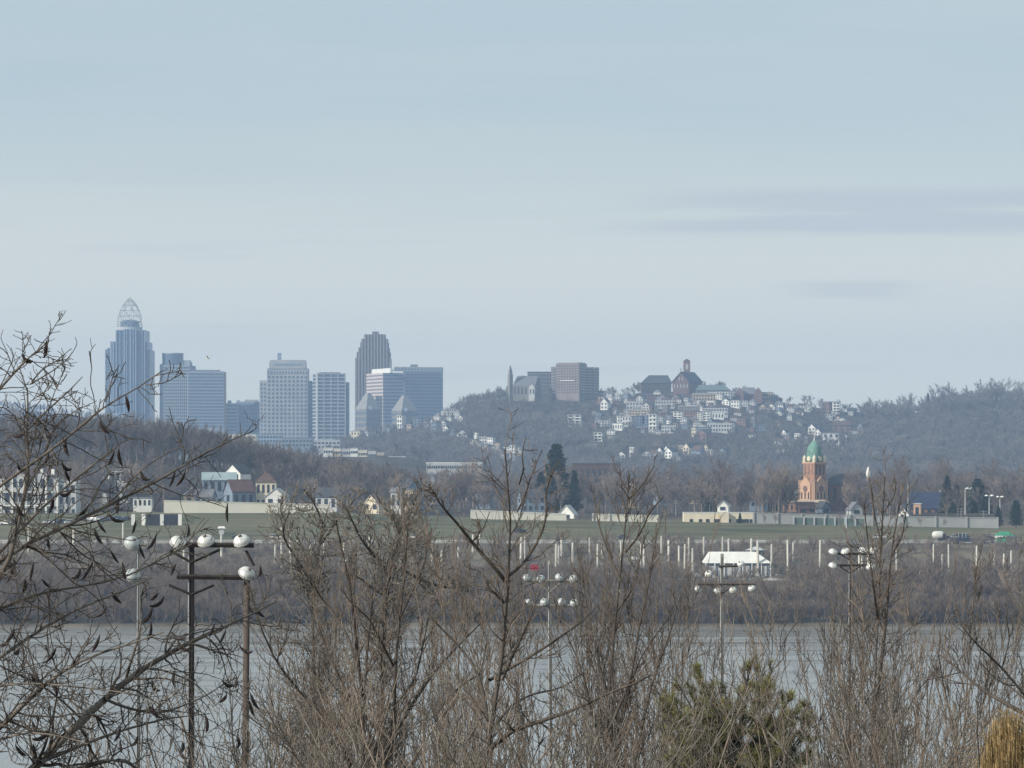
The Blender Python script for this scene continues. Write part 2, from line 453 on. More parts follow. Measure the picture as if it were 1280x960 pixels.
# water
wm = bpy.data.materials.new('river_water'); wm.use_nodes = True
wn = wm.node_tree; b = wn.nodes['Principled BSDF']; b.inputs['Base Color'].default_value = (.27, .265, .245, 1); b.inputs['Roughness'].default_value = .08; b.inputs['IOR'].default_value = 1.33
tg = wn.nodes.new('ShaderNodeNewGeometry'); mp = wn.nodes.new('ShaderNodeMapping'); mp.inputs['Scale'].default_value = (.22, .32, 1); wn.links.new(tg.outputs['Position'], mp.inputs[0])
no = wn.nodes.new('ShaderNodeTexNoise'); no.inputs['Scale'].default_value = 1.0; no.inputs['Detail'].default_value = 6; no.inputs['Roughness'].default_value = .6; wn.links.new(mp.outputs[0], no.inputs[0])
bp = wn.nodes.new('ShaderNodeBump'); bp.inputs['Strength'].default_value = .06; bp.inputs['Distance'].default_value = 1.0; wn.links.new(no.outputs[0], bp.inputs['Height']); wn.links.new(bp.outputs[0], b.inputs['Normal'])
mp2 = wn.nodes.new('ShaderNodeMapping'); mp2.inputs['Scale'].default_value = (.012, .09, 1); wn.links.new(tg.outputs['Position'], mp2.inputs[0])
no2 = wn.nodes.new('ShaderNodeTexNoise'); no2.inputs['Scale'].default_value = 1.0; no2.inputs['Detail'].default_value = 7; no2.inputs['Roughness'].default_value = .65; wn.links.new(mp2.outputs[0], no2.inputs[0])
mr2 = wn.nodes.new('ShaderNodeMapRange'); mr2.inputs[1].default_value = .35; mr2.inputs[2].default_value = .68; mr2.inputs[3].default_value = .05; mr2.inputs[4].default_value = .3; wn.links.new(no2.outputs[0], mr2.inputs[0]); wn.links.new(mr2.outputs[0], b.inputs['Roughness'])
wb = MB(); wb.add([(-900, 455, 0), (900, 455, 0), (900, 985, 0), (-900, 985, 0)], [(0, 1, 2, 3)])
props(wb.build('river', wm), kind='structure')

# ------------------------------------------------------------------ building helpers
UNIT = None
def unit_box():
    global UNIT
    if UNIT is None:
        m = MB(); m.box((0, 0, 0), (1, 1, 1))
        me = bpy.data.meshes.new('pane'); me.from_pydata(m.v, [], m.f); me.update(); UNIT = me
    return UNIT
UB = {}
def unit_for(m):
    if m not in UB:
        me = unit_box().copy(); me.materials.clear(); me.materials.append(M[m]); UB[m] = me
    return UB[m]
def piece(name, parent, c, sz, yaw, m):
    o = bpy.data.objects.new(name, unit_for(m)); COL.objects.link(o)
    o.parent = parent; o.location = tuple(float(a - b) for a, b in zip(c, parent.location)); o.scale = tuple(float(v) for v in sz); o.rotation_euler = (0, 0, yaw)
    return o
class Wins:
    """collects the openings of one building: the first hundred become parts, what is left one mass"""
    def __init__(s, parent, m='glassdark', name='window', cap=100): s.p = parent; s.m = m; s.n = name; s.cap = cap; s.l = []
    def face(s, A, B, z0, z1, cols, rows, wf=.55, hf=.55, depth=.5, skip=None, m=None):
        A = np.array(A[:2], float); B = np.array(B[:2], float); d = B - A; ln = np.linalg.norm(d); d /= ln; n = np.array((d[1], -d[0]))
        yaw = math.atan2(d[1], d[0]); cw = ln / cols; rh = (z1 - z0) / rows
        for r in range(rows - 1, -1, -1):
            for c in range(cols):
                if skip and skip(c, r): continue
                p = A + d * cw * (c + .5) + n * depth * .1
                s.l.append(((p[0], p[1], z0 + rh * (r + .5)), (cw * wf, depth, rh * hf), yaw, m or s.m))
        return s
    def done(s):
        for c, sz, yaw, m in s.l[:s.cap]: piece(s.n, s.p, c, sz, yaw, m)
        rest = s.l[s.cap:]
        if rest:
            mb = MB(s.p.location)
            for c, sz, yaw, m in rest: mb.box(c, sz, yaw)
            props(mb.build(s.n, s.m, s.p), kind='stuff')
def corner(pl, pc, pr, Y, yaw):
    """footprint of a turned block from its three visible edges: near corner C, right R, back K, left L"""
    C = P(pc, HY, Y)[:2]; ca, sa = math.cos(yaw), math.sin(yaw)
    wr = (pr - pc) * Y / F / ca; wl = (pc - pl) * Y / F / max(sa, .05)
    Rr = C + np.array((ca, sa)) * wr; Ll = C + np.array((-sa, ca)) * wl
    return [C, Rr, Rr + Ll - C, Ll]
def zof(py, Y): return ZC - (py - HY) / F * Y
def flat(pl, pr, Y, dep): 
    return [np.array(P(pl, HY, Y)[:2]), np.array(P(pr, HY, Y)[:2]), np.array((P(pr, HY, Y)[0], Y + dep)), np.array((P(pl, HY, Y)[0], Y + dep))]
def shrink(fp, k):
    c = sum(fp) / len(fp); return [c + (p - c) * k for p in fp]
# ------------------------------------------------------------------ downtown towers
DY = 4300.0; ZG = 25.0; YAW = R(20)
GRP = 'downtown towers on the skyline'
def tower_base(name, label, px, Y=DY, cat='tower'):
    p = P(px, HY, Y); return thing(name, label, cat, (p[0], Y, ZG), GRP)

# 1 tall glass tower with the lattice tiara
t = tower_base('glass_skyscraper', 'tallest blue glass skyscraper crowned by an open white lattice tiara', 160, cat='skyscraper')
mb = MB(t.location)
tiers = [(131.3, 187, 437, 4300, 62), (134, 140.5, 435, 4303, 40), (138, 184.3, 427, 4297, 60), (144.6, 181.2, 412.5, 4293, 56), (155, 170, 411.5, 4290, 40)]
for a, c, top, Y, dep in tiers: mb.prism(flat(a, c, Y, dep), ZG, zof(top, Y))
mb.build('wall', 'towerglass', t)
for px, top, Y, wd, sd_ in [(155.4, 411.8, 4289.5, 1.3, 'mullion'), (158.2, 411.8, 4289.5, .9, 'mullion'), (163, 411.8, 4289.5, 1.2, 'mullion'), (166.6, 411.8, 4289.5, .8, 'mullion'), (169.7, 411.8, 4289.5, 1.2, 'mullion'),
        (145.2, 412.8, 4292.5, 1.4, 'mullion'), (150, 412.8, 4292.5, .7, 'mullion'), (174, 412.8, 4292.5, .9, 'mullion'), (177.6, 412.8, 4292.5, .7, 'mullion'), (180.8, 412.8, 4292.5, 1.0, 'mullion'),
        (138.6, 427.3, 4296.5, 2.0, 'mullion'), (141.5, 427.3, 4296.5, 1.8, 'mullion'), (183.8, 427.3, 4296.5, .9, 'mullion'), (131.9, 437.3, 4299.5, 1, 'mullion'), (135, 437.3, 4299.5, .7, 'mullion'), (186.4, 437.3, 4299.5, 1, 'mullion')]:
    x = P(px, 0, Y)[0]; z1 = zof(top, Y); piece('mullion', t, (x, Y - .3, (ZG + z1) / 2), (wd, .8, z1 - ZG), 0, sd_)
for i in range(34):
    z = zof(440, DY) - i * 4.05
    if z > ZG + 8: piece('floor_band', t, (P(159.2, 0, 4289)[0], 4299.7, z), (55.8, .5, 1.1), 0, 'mullion')
cx = P(162.3, 0, 4320)[0]; CYY = 4320
mb = MB(t.location); mb.lathe([(16, zof(413, CYY)), (16, zof(409, CYY))], 28, (cx, CYY, 0)); mb.build('crown_ring', 'palegrey', t)
mb = MB(t.location); mb.lathe([(12.5, zof(409.3, CYY)), (12, zof(402, CYY)), (9, zof(400.5, CYY)), (3, zof(399.5, CYY))], 24, (cx, CYY, 0)); mb.build('roof_drum', 'glassblue', t)
prof = [(15.8, 409), (15.6, 402), (14.6, 395), (12.3, 388), (9, 381.5), (4.6, 376), (.8, 372.2)]
def prad(py): return float(np.interp(-py, [-q[1] for q in prof], [q[0] for q in prof]))
mb = MB(t.location)
for py in (402, 395, 388, 381.5, 376):
    mb.tube([(cx + prad(py) * math.cos(a), CYY + prad(py) * math.sin(a), zof(py, CYY)) for a in np.linspace(0, 2 * math.pi, 33)], .24, 4)
tiara = mb.build('tiara', 'concrete', t)
for k in range(14):
    for tw in ((0,) if k % 2 else (.42, -.42)):
        mb = MB(t.location); a0 = 2 * math.pi * k / 14
        mb.tube([(cx + r * math.cos(a0 + tw * j), CYY + r * math.sin(a0 + tw * j), zof(py, CYY)) for j, (r, py) in enumerate(prof)], .24, 4)
        mb.build('rib', 'concrete', tiara)
fp = flat(128, 155.5, 4270, 25); mb = MB(t.location); mb.prism(fp, ZG, zof(516.5, 4270)); mb.build('podium', 'mullion', t)
wn_ = Wins(t, 'glassblue', 'podium_window'); wn_.face(fp[0], fp[1], ZG, zof(520, 4270), 7, 1, .7, .96); wn_.done()

# 2 pale tower with punched windows and a round glass top
t = tower_base('office_tower', 'pale tower with rows of square windows and a round glass top', 218)
fp = flat(203.6, 237, 4300, 30); mb = MB(t.location); mb.prism(fp, ZG, zof(456.5, DY)); mb.build('wall', 'lavender', t)
mb = MB(t.location)
a = P(201.3, 0, DY)[0]; c = P(228, 0, DY)[0]; rr = (c - a) / 2
mb.lathe([(rr, ZG), (rr, zof(442, DY))], 32, ((a + c) / 2, 4300 + rr + 1.5, 0)); o = mb.build('glass_drum', 'glassblue', t)
mb = MB(t.location); mb.lathe([(rr + .25, zof(442.6, DY)), (rr + .25, zof(441, DY))], 32, ((a + c) / 2, 4300 + rr + 1.5, 0)); mb.build('cornice', 'lavender', o)
mb = MB(t.location); mb.prism(flat(199.6, 207, 4306, 18), ZG, zof(455, DY)); mb.build('side_bay', 'glassblue', t)
mb = MB(t.location); mb.prism(flat(226, 237.5, 4308, 16), ZG, zof(450, DY)); mb.prism(flat(229, 239.5, 4310, 10), ZG, zof(452.5, DY)); mb.prism(flat(235, 243.5, 4314, 14), ZG, zof(457, DY)); mb.build('stepped_wing', 'lavender', t)
wn_ = Wins(t); wn_.face(fp[0], fp[1], zof(530, DY), zof(457.5, DY), 13, 18, .58, .55); wn_.done()

# 3 slab with ribbon windows
t = tower_base('office_slab', 'broad grey office slab striped by ribbon windows beside pale tower', 258)
fp = corner(233, 234.5, 279.5, 4262, R(8)); mb = MB(t.location); mb.prism(fp, ZG, zof(464, 4262)); mb.build('wall', 'lavender', t)
mb = MB(t.location); mb.prism(flat(277.5, 281.8, 4275, 14), ZG, zof(464.6, 4262)); mb.build('end_wall', 'tan', t)
mb = MB(t.location); mb.prism(shrink(fp, .8), zof(464, 4262), zof(462.3, 4262)); mb.build('roof_plant', 'roofgrey', t)
wn_ = Wins(t, 'glassblue', 'ribbon_window'); wn_.face(fp[0], fp[1], zof(535, 4262), zof(465.5, 4262), 1, 17, .97, .52); wn_.done()

# 4 two low blocks
t = tower_base('office_block', 'low striped office block beside the broad office slab', 287, cat='building')
fp = flat(277, 296.5, 4285, 25); mb = MB(t.location); mb.prism(fp, ZG, zof(504, 4285)); mb.build('wall', 'lavender', t)
mb = MB(t.location); mb.prism(flat(284.5, 288.5, 4290, 8), zof(504, 4285), zof(500.5, 4285)); mb.build('roof_plant', 'bluegrey', t)
wn_ = Wins(t, 'glassblue', 'ribbon_window'); wn_.face(fp[0], fp[1], zof(540, 4285), zof(505, 4285), 1, 8, .96, .5); wn_.done()
t = tower_base('office_block', 'low dark office block just left of stepped pale tower', 310, cat='building')
fp = flat(295, 326, 4310, 25); mb = MB(t.location); mb.prism(fp, ZG, zof(502, 4310)); mb.build('wall', 'bluegrey', t)
mb = MB(t.location); mb.prism(flat(306, 322, 4314, 12), zof(502, 4310), zof(499.5, 4310)); mb.prism(flat(296, 299.5, 4314, 8), zof(502, 4310), zof(500, 4310)); mb.build('roof_plant', 'concrete', t)
wn_ = Wins(t, 'glassblue'); wn_.face(fp[0], fp[1], zof(540, 4310), zof(504, 4310), 8, 7, .6, .5); wn_.done()

# 5 stepped pale tower
t = tower_base('stepped_tower', 'pale stepped tower with chimney and regular window grid', 355)
Y5 = 4240
f0 = corner(323.2, 324.6, 384, Y5, R(8)); f1 = flat(333.8, 384.6, 4237, 32); f2 = flat(336.3, 382, 4236.2, 26)
mb = MB(t.location); mb.prism(flat(324.4, 385, Y5, 34), ZG, zof(475.5, Y5)); mb.prism(f1, ZG, zof(460.5, Y5)); mb.build('wall', 'concrete', t)
mb = MB(t.location); mb.prism(f2, zof(461, Y5), zof(451.5, Y5), shrink(f2, .985)); mb.prism(shrink(f2, .94), zof(451.5, Y5), zof(450, Y5)); mb.build('crown', 'concrete', t)
mb = MB(t.location); mb.prism(flat(384.3, 390.2, 4252, 30), ZG, zof(476, Y5)); mb.build('side_wing', 'bluegrey', t)  # right side face of the tower, its shade painted in as blue grey
mb = MB(t.location); mb.prism(flat(346.8, 351.4, 4245, 6), zof(451, Y5), zof(441, Y5)); mb.build('chimney', 'bluegrey', t)
wn_ = Wins(t, 'glassblue')
A, B = f1[0], f1[1]
wn_.face(A, B, zof(468, Y5), zof(464, Y5), 14, 1, .45, .9)
wn_.face(A, B, zof(550, Y5), zof(469, Y5), 10, 16, .55, .6)
fl = flat(324.8, 333.6, Y5, 10); wn_.face(fl[0], fl[1], zof(550, Y5), zof(478, Y5), 2, 14, .5, .6); wn_.done()
mb = MB(t.location); mb.prism(flat(343, 378, 4236, 2), zof(457.2, Y5), zof(454.2, Y5)); mb.build('roof_band', 'bluegrey', t)

# 6 gridded tower
t = tower_base('gridded_tower', 'dark glass tower with white floor grid beside stepped tower', 412)
Y6 = 4200
f0 = corner(389.7, 396, 431, Y6, R(14)); mb = MB(t.location); mb.prism(f0, ZG, zof(466.4, Y6)); mb.prism(flat(429, 435.8, Y6 + 14, 20), ZG, zof(477.5, Y6)); mb.build('wall', 'glassblue', t)
C, Rr, K, Ll = f0
n_r = np.array((math.sin(R(14)), -math.cos(R(14)))); d_r = np.array((math.cos(R(14)), math.sin(R(14))))
for i in range(19):
    z = zof(467.2 + i * 4.55, Y6)
    mid = (C + Rr) / 2 + n_r * .3; piece('floor_band', t, (mid[0], mid[1], z), (np.linalg.norm(Rr - C), .9, 1.3), R(14), 'palegrey')
    mid = (C + Ll) / 2 + np.array((-d_r[0], -d_r[1])) * .3; piece('floor_band', t, (mid[0], mid[1], z), (.9, np.linalg.norm(Ll - C), 1.3), R(14), 'palegrey')
for k, wd in ((0.0, 2.0), (.25, .8), (.5, .8), (.75, .8), (1, 1)):
    p = C + (Rr - C) * k + n_r * .5; z1 = zof(466, Y6); piece('mullion', t, (p[0], p[1], (ZG + z1) / 2), (wd, 1.0, z1 - ZG), R(14), 'white' if k == 0 else 'palegrey')
mb = MB(t.location); mb.prism(shrink(f0, .7), zof(466.4, Y6), zof(465.2, Y6)); mb.build('roof_plant', 'roofgrey', t)

# 7 tall dark ribbed tower with stepped shoulders
t = tower_base('ribbed_tower', 'tall dark ribbed stone tower with stepped shoulders', 467, cat='skyscraper')
Y7 = 4420; steps = [(443.8, 488.2, 447.5, 0), (445.8, 487.3, 440, 2), (448.4, 486.2, 434.5, 4), (450.3, 485.2, 428, 6), (452.6, 484.3, 423.5, 8), (455.2, 481.3, 418, 10), (465.3, 472.6, 414.5, 12)]
mb = MB(t.location)
for a, c, top, k in steps: mb.prism(flat(a, c, Y7 - k * .35, 40 - k), ZG, zof(top, Y7))
mb.build('wall', 'darkstone', t)
for i in range(12):
    px = 444.9 + i * 3.88; top = 447.5
    for a, c, tp, k in steps:
        if a <= px <= c: top = min(top, tp)
    z1 = zof(top + .4, Y7); piece('rib', t, (P(px, 0, Y7)[0], Y7 - 4.8, (ZG + z1) / 2), (1.7, 1.4, z1 - ZG), 0, 'ribstone')
mb = MB(t.location); mb.tube([(P(469, 0, Y7)[0], Y7, zof(414.5, Y7)), (P(469, 0, Y7)[0], Y7, zof(407, Y7))], [.25, .12], 5); mb.build('mast', 'steel', t)

# 8 wide slab, sunlit left end and shaded front painted into their colours
t = tower_base('bank_block', 'wide office block with shaded blue front and sunlit pink striped end wall', 505, cat='building')
Y8 = 4230; f0 = corner(455.4, 478.8, 505.5, Y8, YAW)
mb = MB(t.location); mb.prism(f0, ZG, zof(466, Y8)); end = mb.build('wall', 'lavender', t)
C, Rr, K, Ll = f0
wn_ = Wins(t, 'glassblue', 'ribbon_window'); wn_.face(C, Rr, zof(528, Y8), zof(467, Y8), 1, 14, .98, .5); wn_.face(Ll, C, zof(528, Y8), zof(467, Y8), 1, 14, .98, .45, m='roofgrey')
mb = MB(t.location); e = (Ll - C); e /= np.linalg.norm(e); q = np.array((-math.cos(YAW), -math.sin(YAW)))
mb.prism([C + q * .25, C + q * .02, Ll + q * .02, Ll + q * .25], ZG, zof(466, Y8)); mb.build('end_wall', 'sunlit_pink', t)
f2 = corner(503.5, 505, 553.3, 4238, YAW); mb = MB(t.location); mb.prism(f2, ZG, zof(463.8, 4238)); mb.build('tower_wing', 'bluegrey', t)  # right part of the front, shade put into its blue grey
wn_.face(f2[0], f2[1], zof(528, Y8), zof(465.5, Y8), 1, 15, .97, .5); wn_.done()
mb = MB(t.location); fcap = corner(491, 492.5, 553.6, 4237, YAW); mb.prism(fcap, zof(463.9, 4238), zof(458.4, 4238)); cap = mb.build('parapet', 'rooflight', t)
wn_ = Wins(t, 'bluegrey', 'louvre'); wn_.face(fcap[0], fcap[1], zof(462.6, Y8), zof(459.4, Y8), 15, 1, .5, .8); wn_.done()
mb = MB(t.location); mb.prism(corner(461.8, 488, 491, 4226, YAW), zof(466, 4226), zof(460, 4226)); mb.build('penthouse', 'white', t)
mb = MB(t.location); mb.prism(flat(513, 522, 4262, 9), zof(458.6, 4238), zof(455, 4238)); mb.build('roof_plant', 'roofgrey', t)

# twin pyramids
for pl, pc, pr, top, apl, apr, yb, lab in ((443.5, 458, 475.2, 491.3, 460, 467, 511.5, 'left one of two pyramid roofed stone towers'), (489, 502, 521.8, 494, 503, 510, 513.5, 'right one of two pyramid roofed stone towers')):
    Yp = 4120; t = tower_base('pyramid_tower', lab, pc, Yp)
    fp = corner(pl, pc, pr, Yp, R(38)); mb = MB(t.location); mb.prism(fp, ZG, zof(yb, Yp)); mb.build('wall', 'stone', t)
    c = sum(fp) / 4; tp = [c + (p - c) * .22 for p in fp]
    mb = MB(t.location); mb.prism(shrink(fp, 1.03), zof(yb, Yp), zof(top, Yp), tp); mb.build('pyramid_roof', 'pyramid', t)
    wn_ = Wins(t, 'glassblue'); wn_.face(fp[0], fp[1], zof(535, Yp), zof(yb + 1, Yp), 5, 3, .5, .6); wn_.face(fp[3], fp[0], zof(535, Yp), zof(yb + 1, Yp), 4, 3, .5, .6); wn_.done()
    mb = MB(t.location); mb.lathe([(2.4, -1), (2.4, 1)], 16, mtx=Matrix.Rotation(R(90), 3, 'X'), c=tuple(np.append((fp[0] * .75 + fp[1] * .25), zof(yb - 1.5, Yp)))); mb.build('round_window', 'mullion', t)

# cream and blue low blocks in front
def low_block(name, label, pl, pr, top, Y, m, rows, cols, dep=20, roof=None, group='low buildings below the towers'):
    p = P((pl + pr) / 2, HY, Y); z0 = gz(p[0], Y) - 1
    t = thing(name, label, 'building', (p[0], Y, z0), group)
    fp = flat(pl, pr, Y, dep); mb = MB(t.location); mb.prism(fp, z0, zof(top, Y)); mb.build('wall', m, t)
    mb = MB(t.location); mb.prism(shrink(fp, 1.02), zof(top, Y), zof(top, Y) + .7); mb.build('roof', roof or 'roofgrey', t)
    if rows:
        wn_ = Wins(t, 'glassdark'); wn_.face(fp[0], fp[1], max(z0, zof(top, Y) - rows * 4.2), zof(top, Y) - .6, cols, rows, .6, .5, .4); wn_.done()
    return t
low_block('low_building', 'cream flat building above the brown trees, left of stepped tower', 285, 320, 543.5, 3200, 'cream', 1, 6, roof='rooflight')
low_block('low_building', 'long pale blue building at foot of stepped tower', 322, 352, 543, 3300, 'mullion', 2, 8)
low_block('low_building', 'pale blue building at foot of stepped tower, right half', 352, 391, 548, 3250, 'bluegrey', 2, 9)
low_block('low_building', 'small white building at foot of the dark gridded tower', 392, 425, 550.5, 3300, 'palegrey', 2, 7, roof='rooflight')
low_block('low_building', 'slim pale block beside brown treetops under the office slab', 262, 264.2, 535, 3200, 'white', 0, 1, 5)
# white terraces at foot of the hill
for i, (a, c, top) in enumerate([(404, 416, 560.5), (417, 426, 561.5), (427, 438, 562), (438, 447, 561), (448, 459, 563.5), (460, 470, 565), (471, 480, 567), (486, 507, 571.5)]):
    t = low_block('row_house', 'x', a, c, top, 2500, ('white', 'cream', 'palegrey', 'white', 'cream', 'palegrey', 'tan', 'palegrey')[i], 1, 4, 10, 'rooflight', 'pale row houses below the blue wooded ridge')
    later(t, 'small pale flat house in row below the blue wooded ridge', a)
low_block('long_building', 'very long low white roofed building among brown trees', 533, 602, 579.3, 2285, 'palegrey', 1, 24, 14, 'white')

# ------------------------------------------------------------------ landmarks on the hill
HG = 'landmark buildings on the hilltop'
def hthing(name, label, cat, px, Y, group=HG):
    p = P(px, HY, Y); return thing(name, label, cat, (p[0], Y, gz(p[0], Y) - 2), group)
YH = 3470
# stone church with spire
t = hthing('stone_church', 'stone church with slim pointed spire at left end of hilltop', 'church', 655, YH)
zb = t.location.z
tw = corner(634.6, 637.2, 641.2, YH, R(35)); mb = MB(t.location); mb.prism(tw, zb, zof(468, YH)); mb.build('bell_tower', 'stone', t)
c = sum(tw) / 4; mb = MB(t.location); mb.prism(shrink(tw, .8), zof(468, YH), zof(464, YH), shrink(tw, .72)); mb.prism(shrink(tw, .72), zof(464, YH), zof(456, YH), [c + (p - c) * .03 for p in tw]); mb.build('spire', 'stone', t)
mb = MB(t.location); mb.prism(flat(631.2, 635.4, YH + 3, 9), zb, zof(482, YH), [np.array(p) for p in flat(633, 635.4, YH + 3, 9)]); mb.build('buttress', 'stone', t)
nv = corner(643, 667, 678, YH + 2, R(28)); nv = [np.array(P(641, 0, YH)[:2]), np.array(P(669, 0, YH)[:2]), np.array((P(677, 0, YH)[0], YH + 22)), np.array((P(645, 0, YH)[0], YH + 22))]
mb = MB(t.location); mb.prism(nv, zb, zof(481.5, YH)); mb.build('nave', 'stone', t)
rg_ = [(nv[0] + nv[3]) / 2 + (3, 0), (nv[1] + nv[2]) / 2]
mb = MB(t.location); z0 = zof(482, YH); z1 = zof(469.5, YH)
mb.add([(*nv[0], z0), (*nv[1], z0), (*nv[2], z0), (*nv[3], z0), (*rg_[0], z1), (*rg_[1], z1)], [(0, 1, 5, 4), (2, 3, 4, 5), (1, 2, 5), (3, 0, 4), (0, 3, 2, 1)]); mb.build('roof', 'roofgrey', t)
wn_ = Wins(t); wn_.face(nv[0], nv[1], zof(494, YH), zof(483, YH), 6, 1, .3, .8); wn_.done()
gb_ = flat(661, 668.4, YH - 8, 8); mb = MB(t.location); zt = zof(484.5, YH); mb.prism(gb_, zb, zt); a0 = (gb_[0] + gb_[1]) / 2
mb.add([(*gb_[0], zt), (*gb_[1], zt), (*a0, zof(480.5, YH)), (*gb_[3], zt), (*gb_[2], zt), (a0[0], a0[1] + 8, zof(480.5, YH))], [(0, 1, 2), (0, 2, 5, 3), (1, 4, 5, 2), (3, 5, 4)]); pc_ = mb.build('porch', 'white', t)
wn_ = Wins(t, name='porch_window'); wn_.face(gb_[0], gb_[1], zof(493, YH), zof(486, YH), 2, 1, .35, .8); wn_.done()
# long dark block behind
t = hthing('long_block', 'long dark flat building behind the stone church', 'building', 674, 3500)
fp = flat(659.5, 690, 3500, 14); mb = MB(t.location); mb.prism(fp, t.location.z - 8, zof(466, 3500)); mb.build('wall', 'roofgrey', t)
mb = MB(t.location); mb.prism(shrink(fp, 1.02), zof(466, 3500), zof(464.6, 3500)); mb.build('roof', 'slate', t)
wn_ = Wins(t); wn_.face(fp[0], fp[1], zof(490, 3500), zof(467, 3500), 9, 5, .5, .5); wn_.done()
# brown apartment block
t = hthing('apartment_block', 'tall brown apartment block with balconies on hilltop', 'building', 718, YH)
zb = t.location.z - 4
fm = corner(695, 726.5, 734, YH, R(62)); fm = [np.array(P(724, 0, YH)[:2]), np.array((P(734, 0, YH)[0], YH + 18)), np.array((P(706, 0, YH)[0], YH + 40)), np.array((P(695, 0, YH)[0], YH + 14))]
mb = MB(t.location); mb.prism(fm, zb, zof(454, YH)); mb.prism(shrink(fm, .9), zof(454, YH), zof(453, YH)); mb.build('wall', 'apartment', t)
fl = [p for p in flat(689, 697, YH + 16, 16)]; fr = [np.array(P(733, 0, YH)[:2]) + (0, 16), np.array((P(749.5, 0, YH)[0], YH + 22)), np.array((P(749.5, 0, YH)[0], YH + 40)), np.array((P(733, 0, YH)[0], YH + 40))]
mb = MB(t.location); mb.prism(fl, zb, zof(458, YH)); mb.build('wing', 'apartment', t)
mb = MB(t.location); mb.prism(fr, zb, zof(458.5, YH)); mb.build('wing', 'apartment', t)
wn_ = Wins(t, 'glassdark', 'window', 100); wn_.face(fm[3], fm[0], zof(492, YH), zof(455.5, YH), 9, 11, .45, .42, .4); wn_.done()
wn_ = Wins(t, 'palegrey', 'balcony', 60)
for (A, B, c) in ((fl[0], fl[1], 1), (fr[0], fr[1], 2), (fm[0], fm[1], 1)):
    wn_.face(A, B, zof(492, YH), zof(458, YH), c, 10, .75, .22, 2.2)
wn_.done()
piece('balcony_rail', t, (*((fm[3] + fm[0]) / 2 + np.array((-.2, -.6))), zof(475.5, YH)), (np.linalg.norm(fm[0] - fm[3]) * .62, .7, .8), math.atan2(*(fm[0] - fm[3])[::-1]), 'white')
# monastery chapel with bell tower
t = hthing('brick_monastery', 'dark brick chapel with square bell tower on hill crest', 'church', 858, 3480)
zb = t.location.z - 2; Y = 3480
fp = flat(854.6, 862.8, Y + 16, 8); mb = MB(t.location); mb.prism(fp, zb, zof(450.5, Y)); mb.build('bell_tower', 'brick', t)
c = sum(fp) / 4; mb = MB(t.location); mb.prism(shrink(fp, 1.12), zof(451, Y), zof(448, Y), [c + (p - c) * .2 for p in fp]); mb.build('tower_roof', 'slate', t)
wn_ = Wins(t, 'palegrey', 'belfry_opening'); wn_.face(fp[0], fp[1], zof(462, Y), zof(454, Y), 1, 1, .35, .8); wn_.done()
fq = [np.array(P(841, 0, Y)[:2]), np.array(P(861, 0, Y)[:2]), np.array((P(880, 0, Y)[0], Y + 30)), np.array((P(860, 0, Y)[0], Y + 30))]
mb = MB(t.location); ze = zof(476.5, Y); zr = zof(465, Y); mb.prism(fq, zb, ze)
a0 = (fq[0] + fq[1]) / 2; a1 = (fq[2] + fq[3]) / 2
mb.add([(*fq[0], ze), (*fq[1], ze), (*a0, zr), (*fq[3], ze), (*fq[2], ze), (*a1, zr)], [(0, 1, 2), (4, 3, 5)]); mb.build('wall', 'brick', t)
mb = MB(t.location); u = np.array((0, -1.0))
mb.add([(*(fq[0] + u + (-1.5, 0)), ze - 1), (*(a0 + u), zr + .5), (*(a1), zr + .5), (*(fq[3] + (-1.5, 0)), ze - 1), (*(fq[1] + u + (1.5, 0)), ze - 1), (*(fq[2] + (1.5, 0)), ze - 1)], [(0, 1, 2, 3), (1, 4, 5, 2)]); mb.build('roof', 'slate', t)
wn_ = Wins(t, 'palegrey'); wn_.face(fq[0], fq[1], zof(486, Y), zof(479.5, Y), 5, 1, .35, .7); wn_.face(fq[0] * .7 + fq[1] * .3, fq[0] * .3 + fq[1] * .7, zof(476, Y), zof(471, Y), 2, 1, .35, .8); wn_.done()
mb = MB(t.location); x = a0[0]; mb.box((x, Y - .6, zr + 2), (.5, .5, 4)); mb.box((x, Y - .6, zr + 2.6), (1.8, .45, .5)); mb.build('cross', 'slate', t)
def roofed(name, label, pl, pr, eave, ridge, Y, m, mr, rows, cols, px0=None, dep=16, hipL=.0, hipR=.0, cat='building', group=HG):
    t = hthing(name, label, cat, (pl + pr) / 2, Y, group); zb = t.location.z - 3
    fp = flat(pl, pr, Y, dep); mb = MB(t.location); mb.prism(fp, zb, zof(eave, Y)); mb.build('wall', m, t)
    ze = zof(eave, Y); zr = zof(ridge, Y); wd = fp[1][0] - fp[0][0]
    mb = MB(t.location); o_ = .8
    a = [(fp[0][0] - o_, Y - o_, ze + .1), (fp[1][0] + o_, Y - o_, ze + .1), (fp[1][0] + o_, Y + dep + o_, ze + .1), (fp[0][0] - o_, Y + dep + o_, ze + .1), (fp[0][0] - o_ + hipL * wd, Y + dep / 2, zr), (fp[1][0] + o_ - hipR * wd, Y + dep / 2, zr)]
    mb.add(a, [(0, 1, 5, 4), (2, 3, 4, 5), (1, 2, 5), (3, 0, 4), (0, 3, 2, 1)]); mb.build('roof', mr, t)
    if rows:
        wn_ = Wins(t, 'glassdark'); wn_.face(fp[0], fp[1], max(zb + 1, ze - rows * 3.6), ze - .4, cols, rows, .45, .5, .3); wn_.done()
    return t
roofed('monastery_wing', 'long dark roofed wing left of the hilltop chapel', 802, 839, 479, 468.8, 3490, 'darkstone', 'slate', 3, 10, hipL=.28, hipR=.12)
roofed('green_roofed_hall', 'low hall with dull green roof right of hilltop chapel', 871, 913, 488, 481, 3462, 'roofgrey', 'hallroof', 2, 10, hipL=.1, hipR=.2)
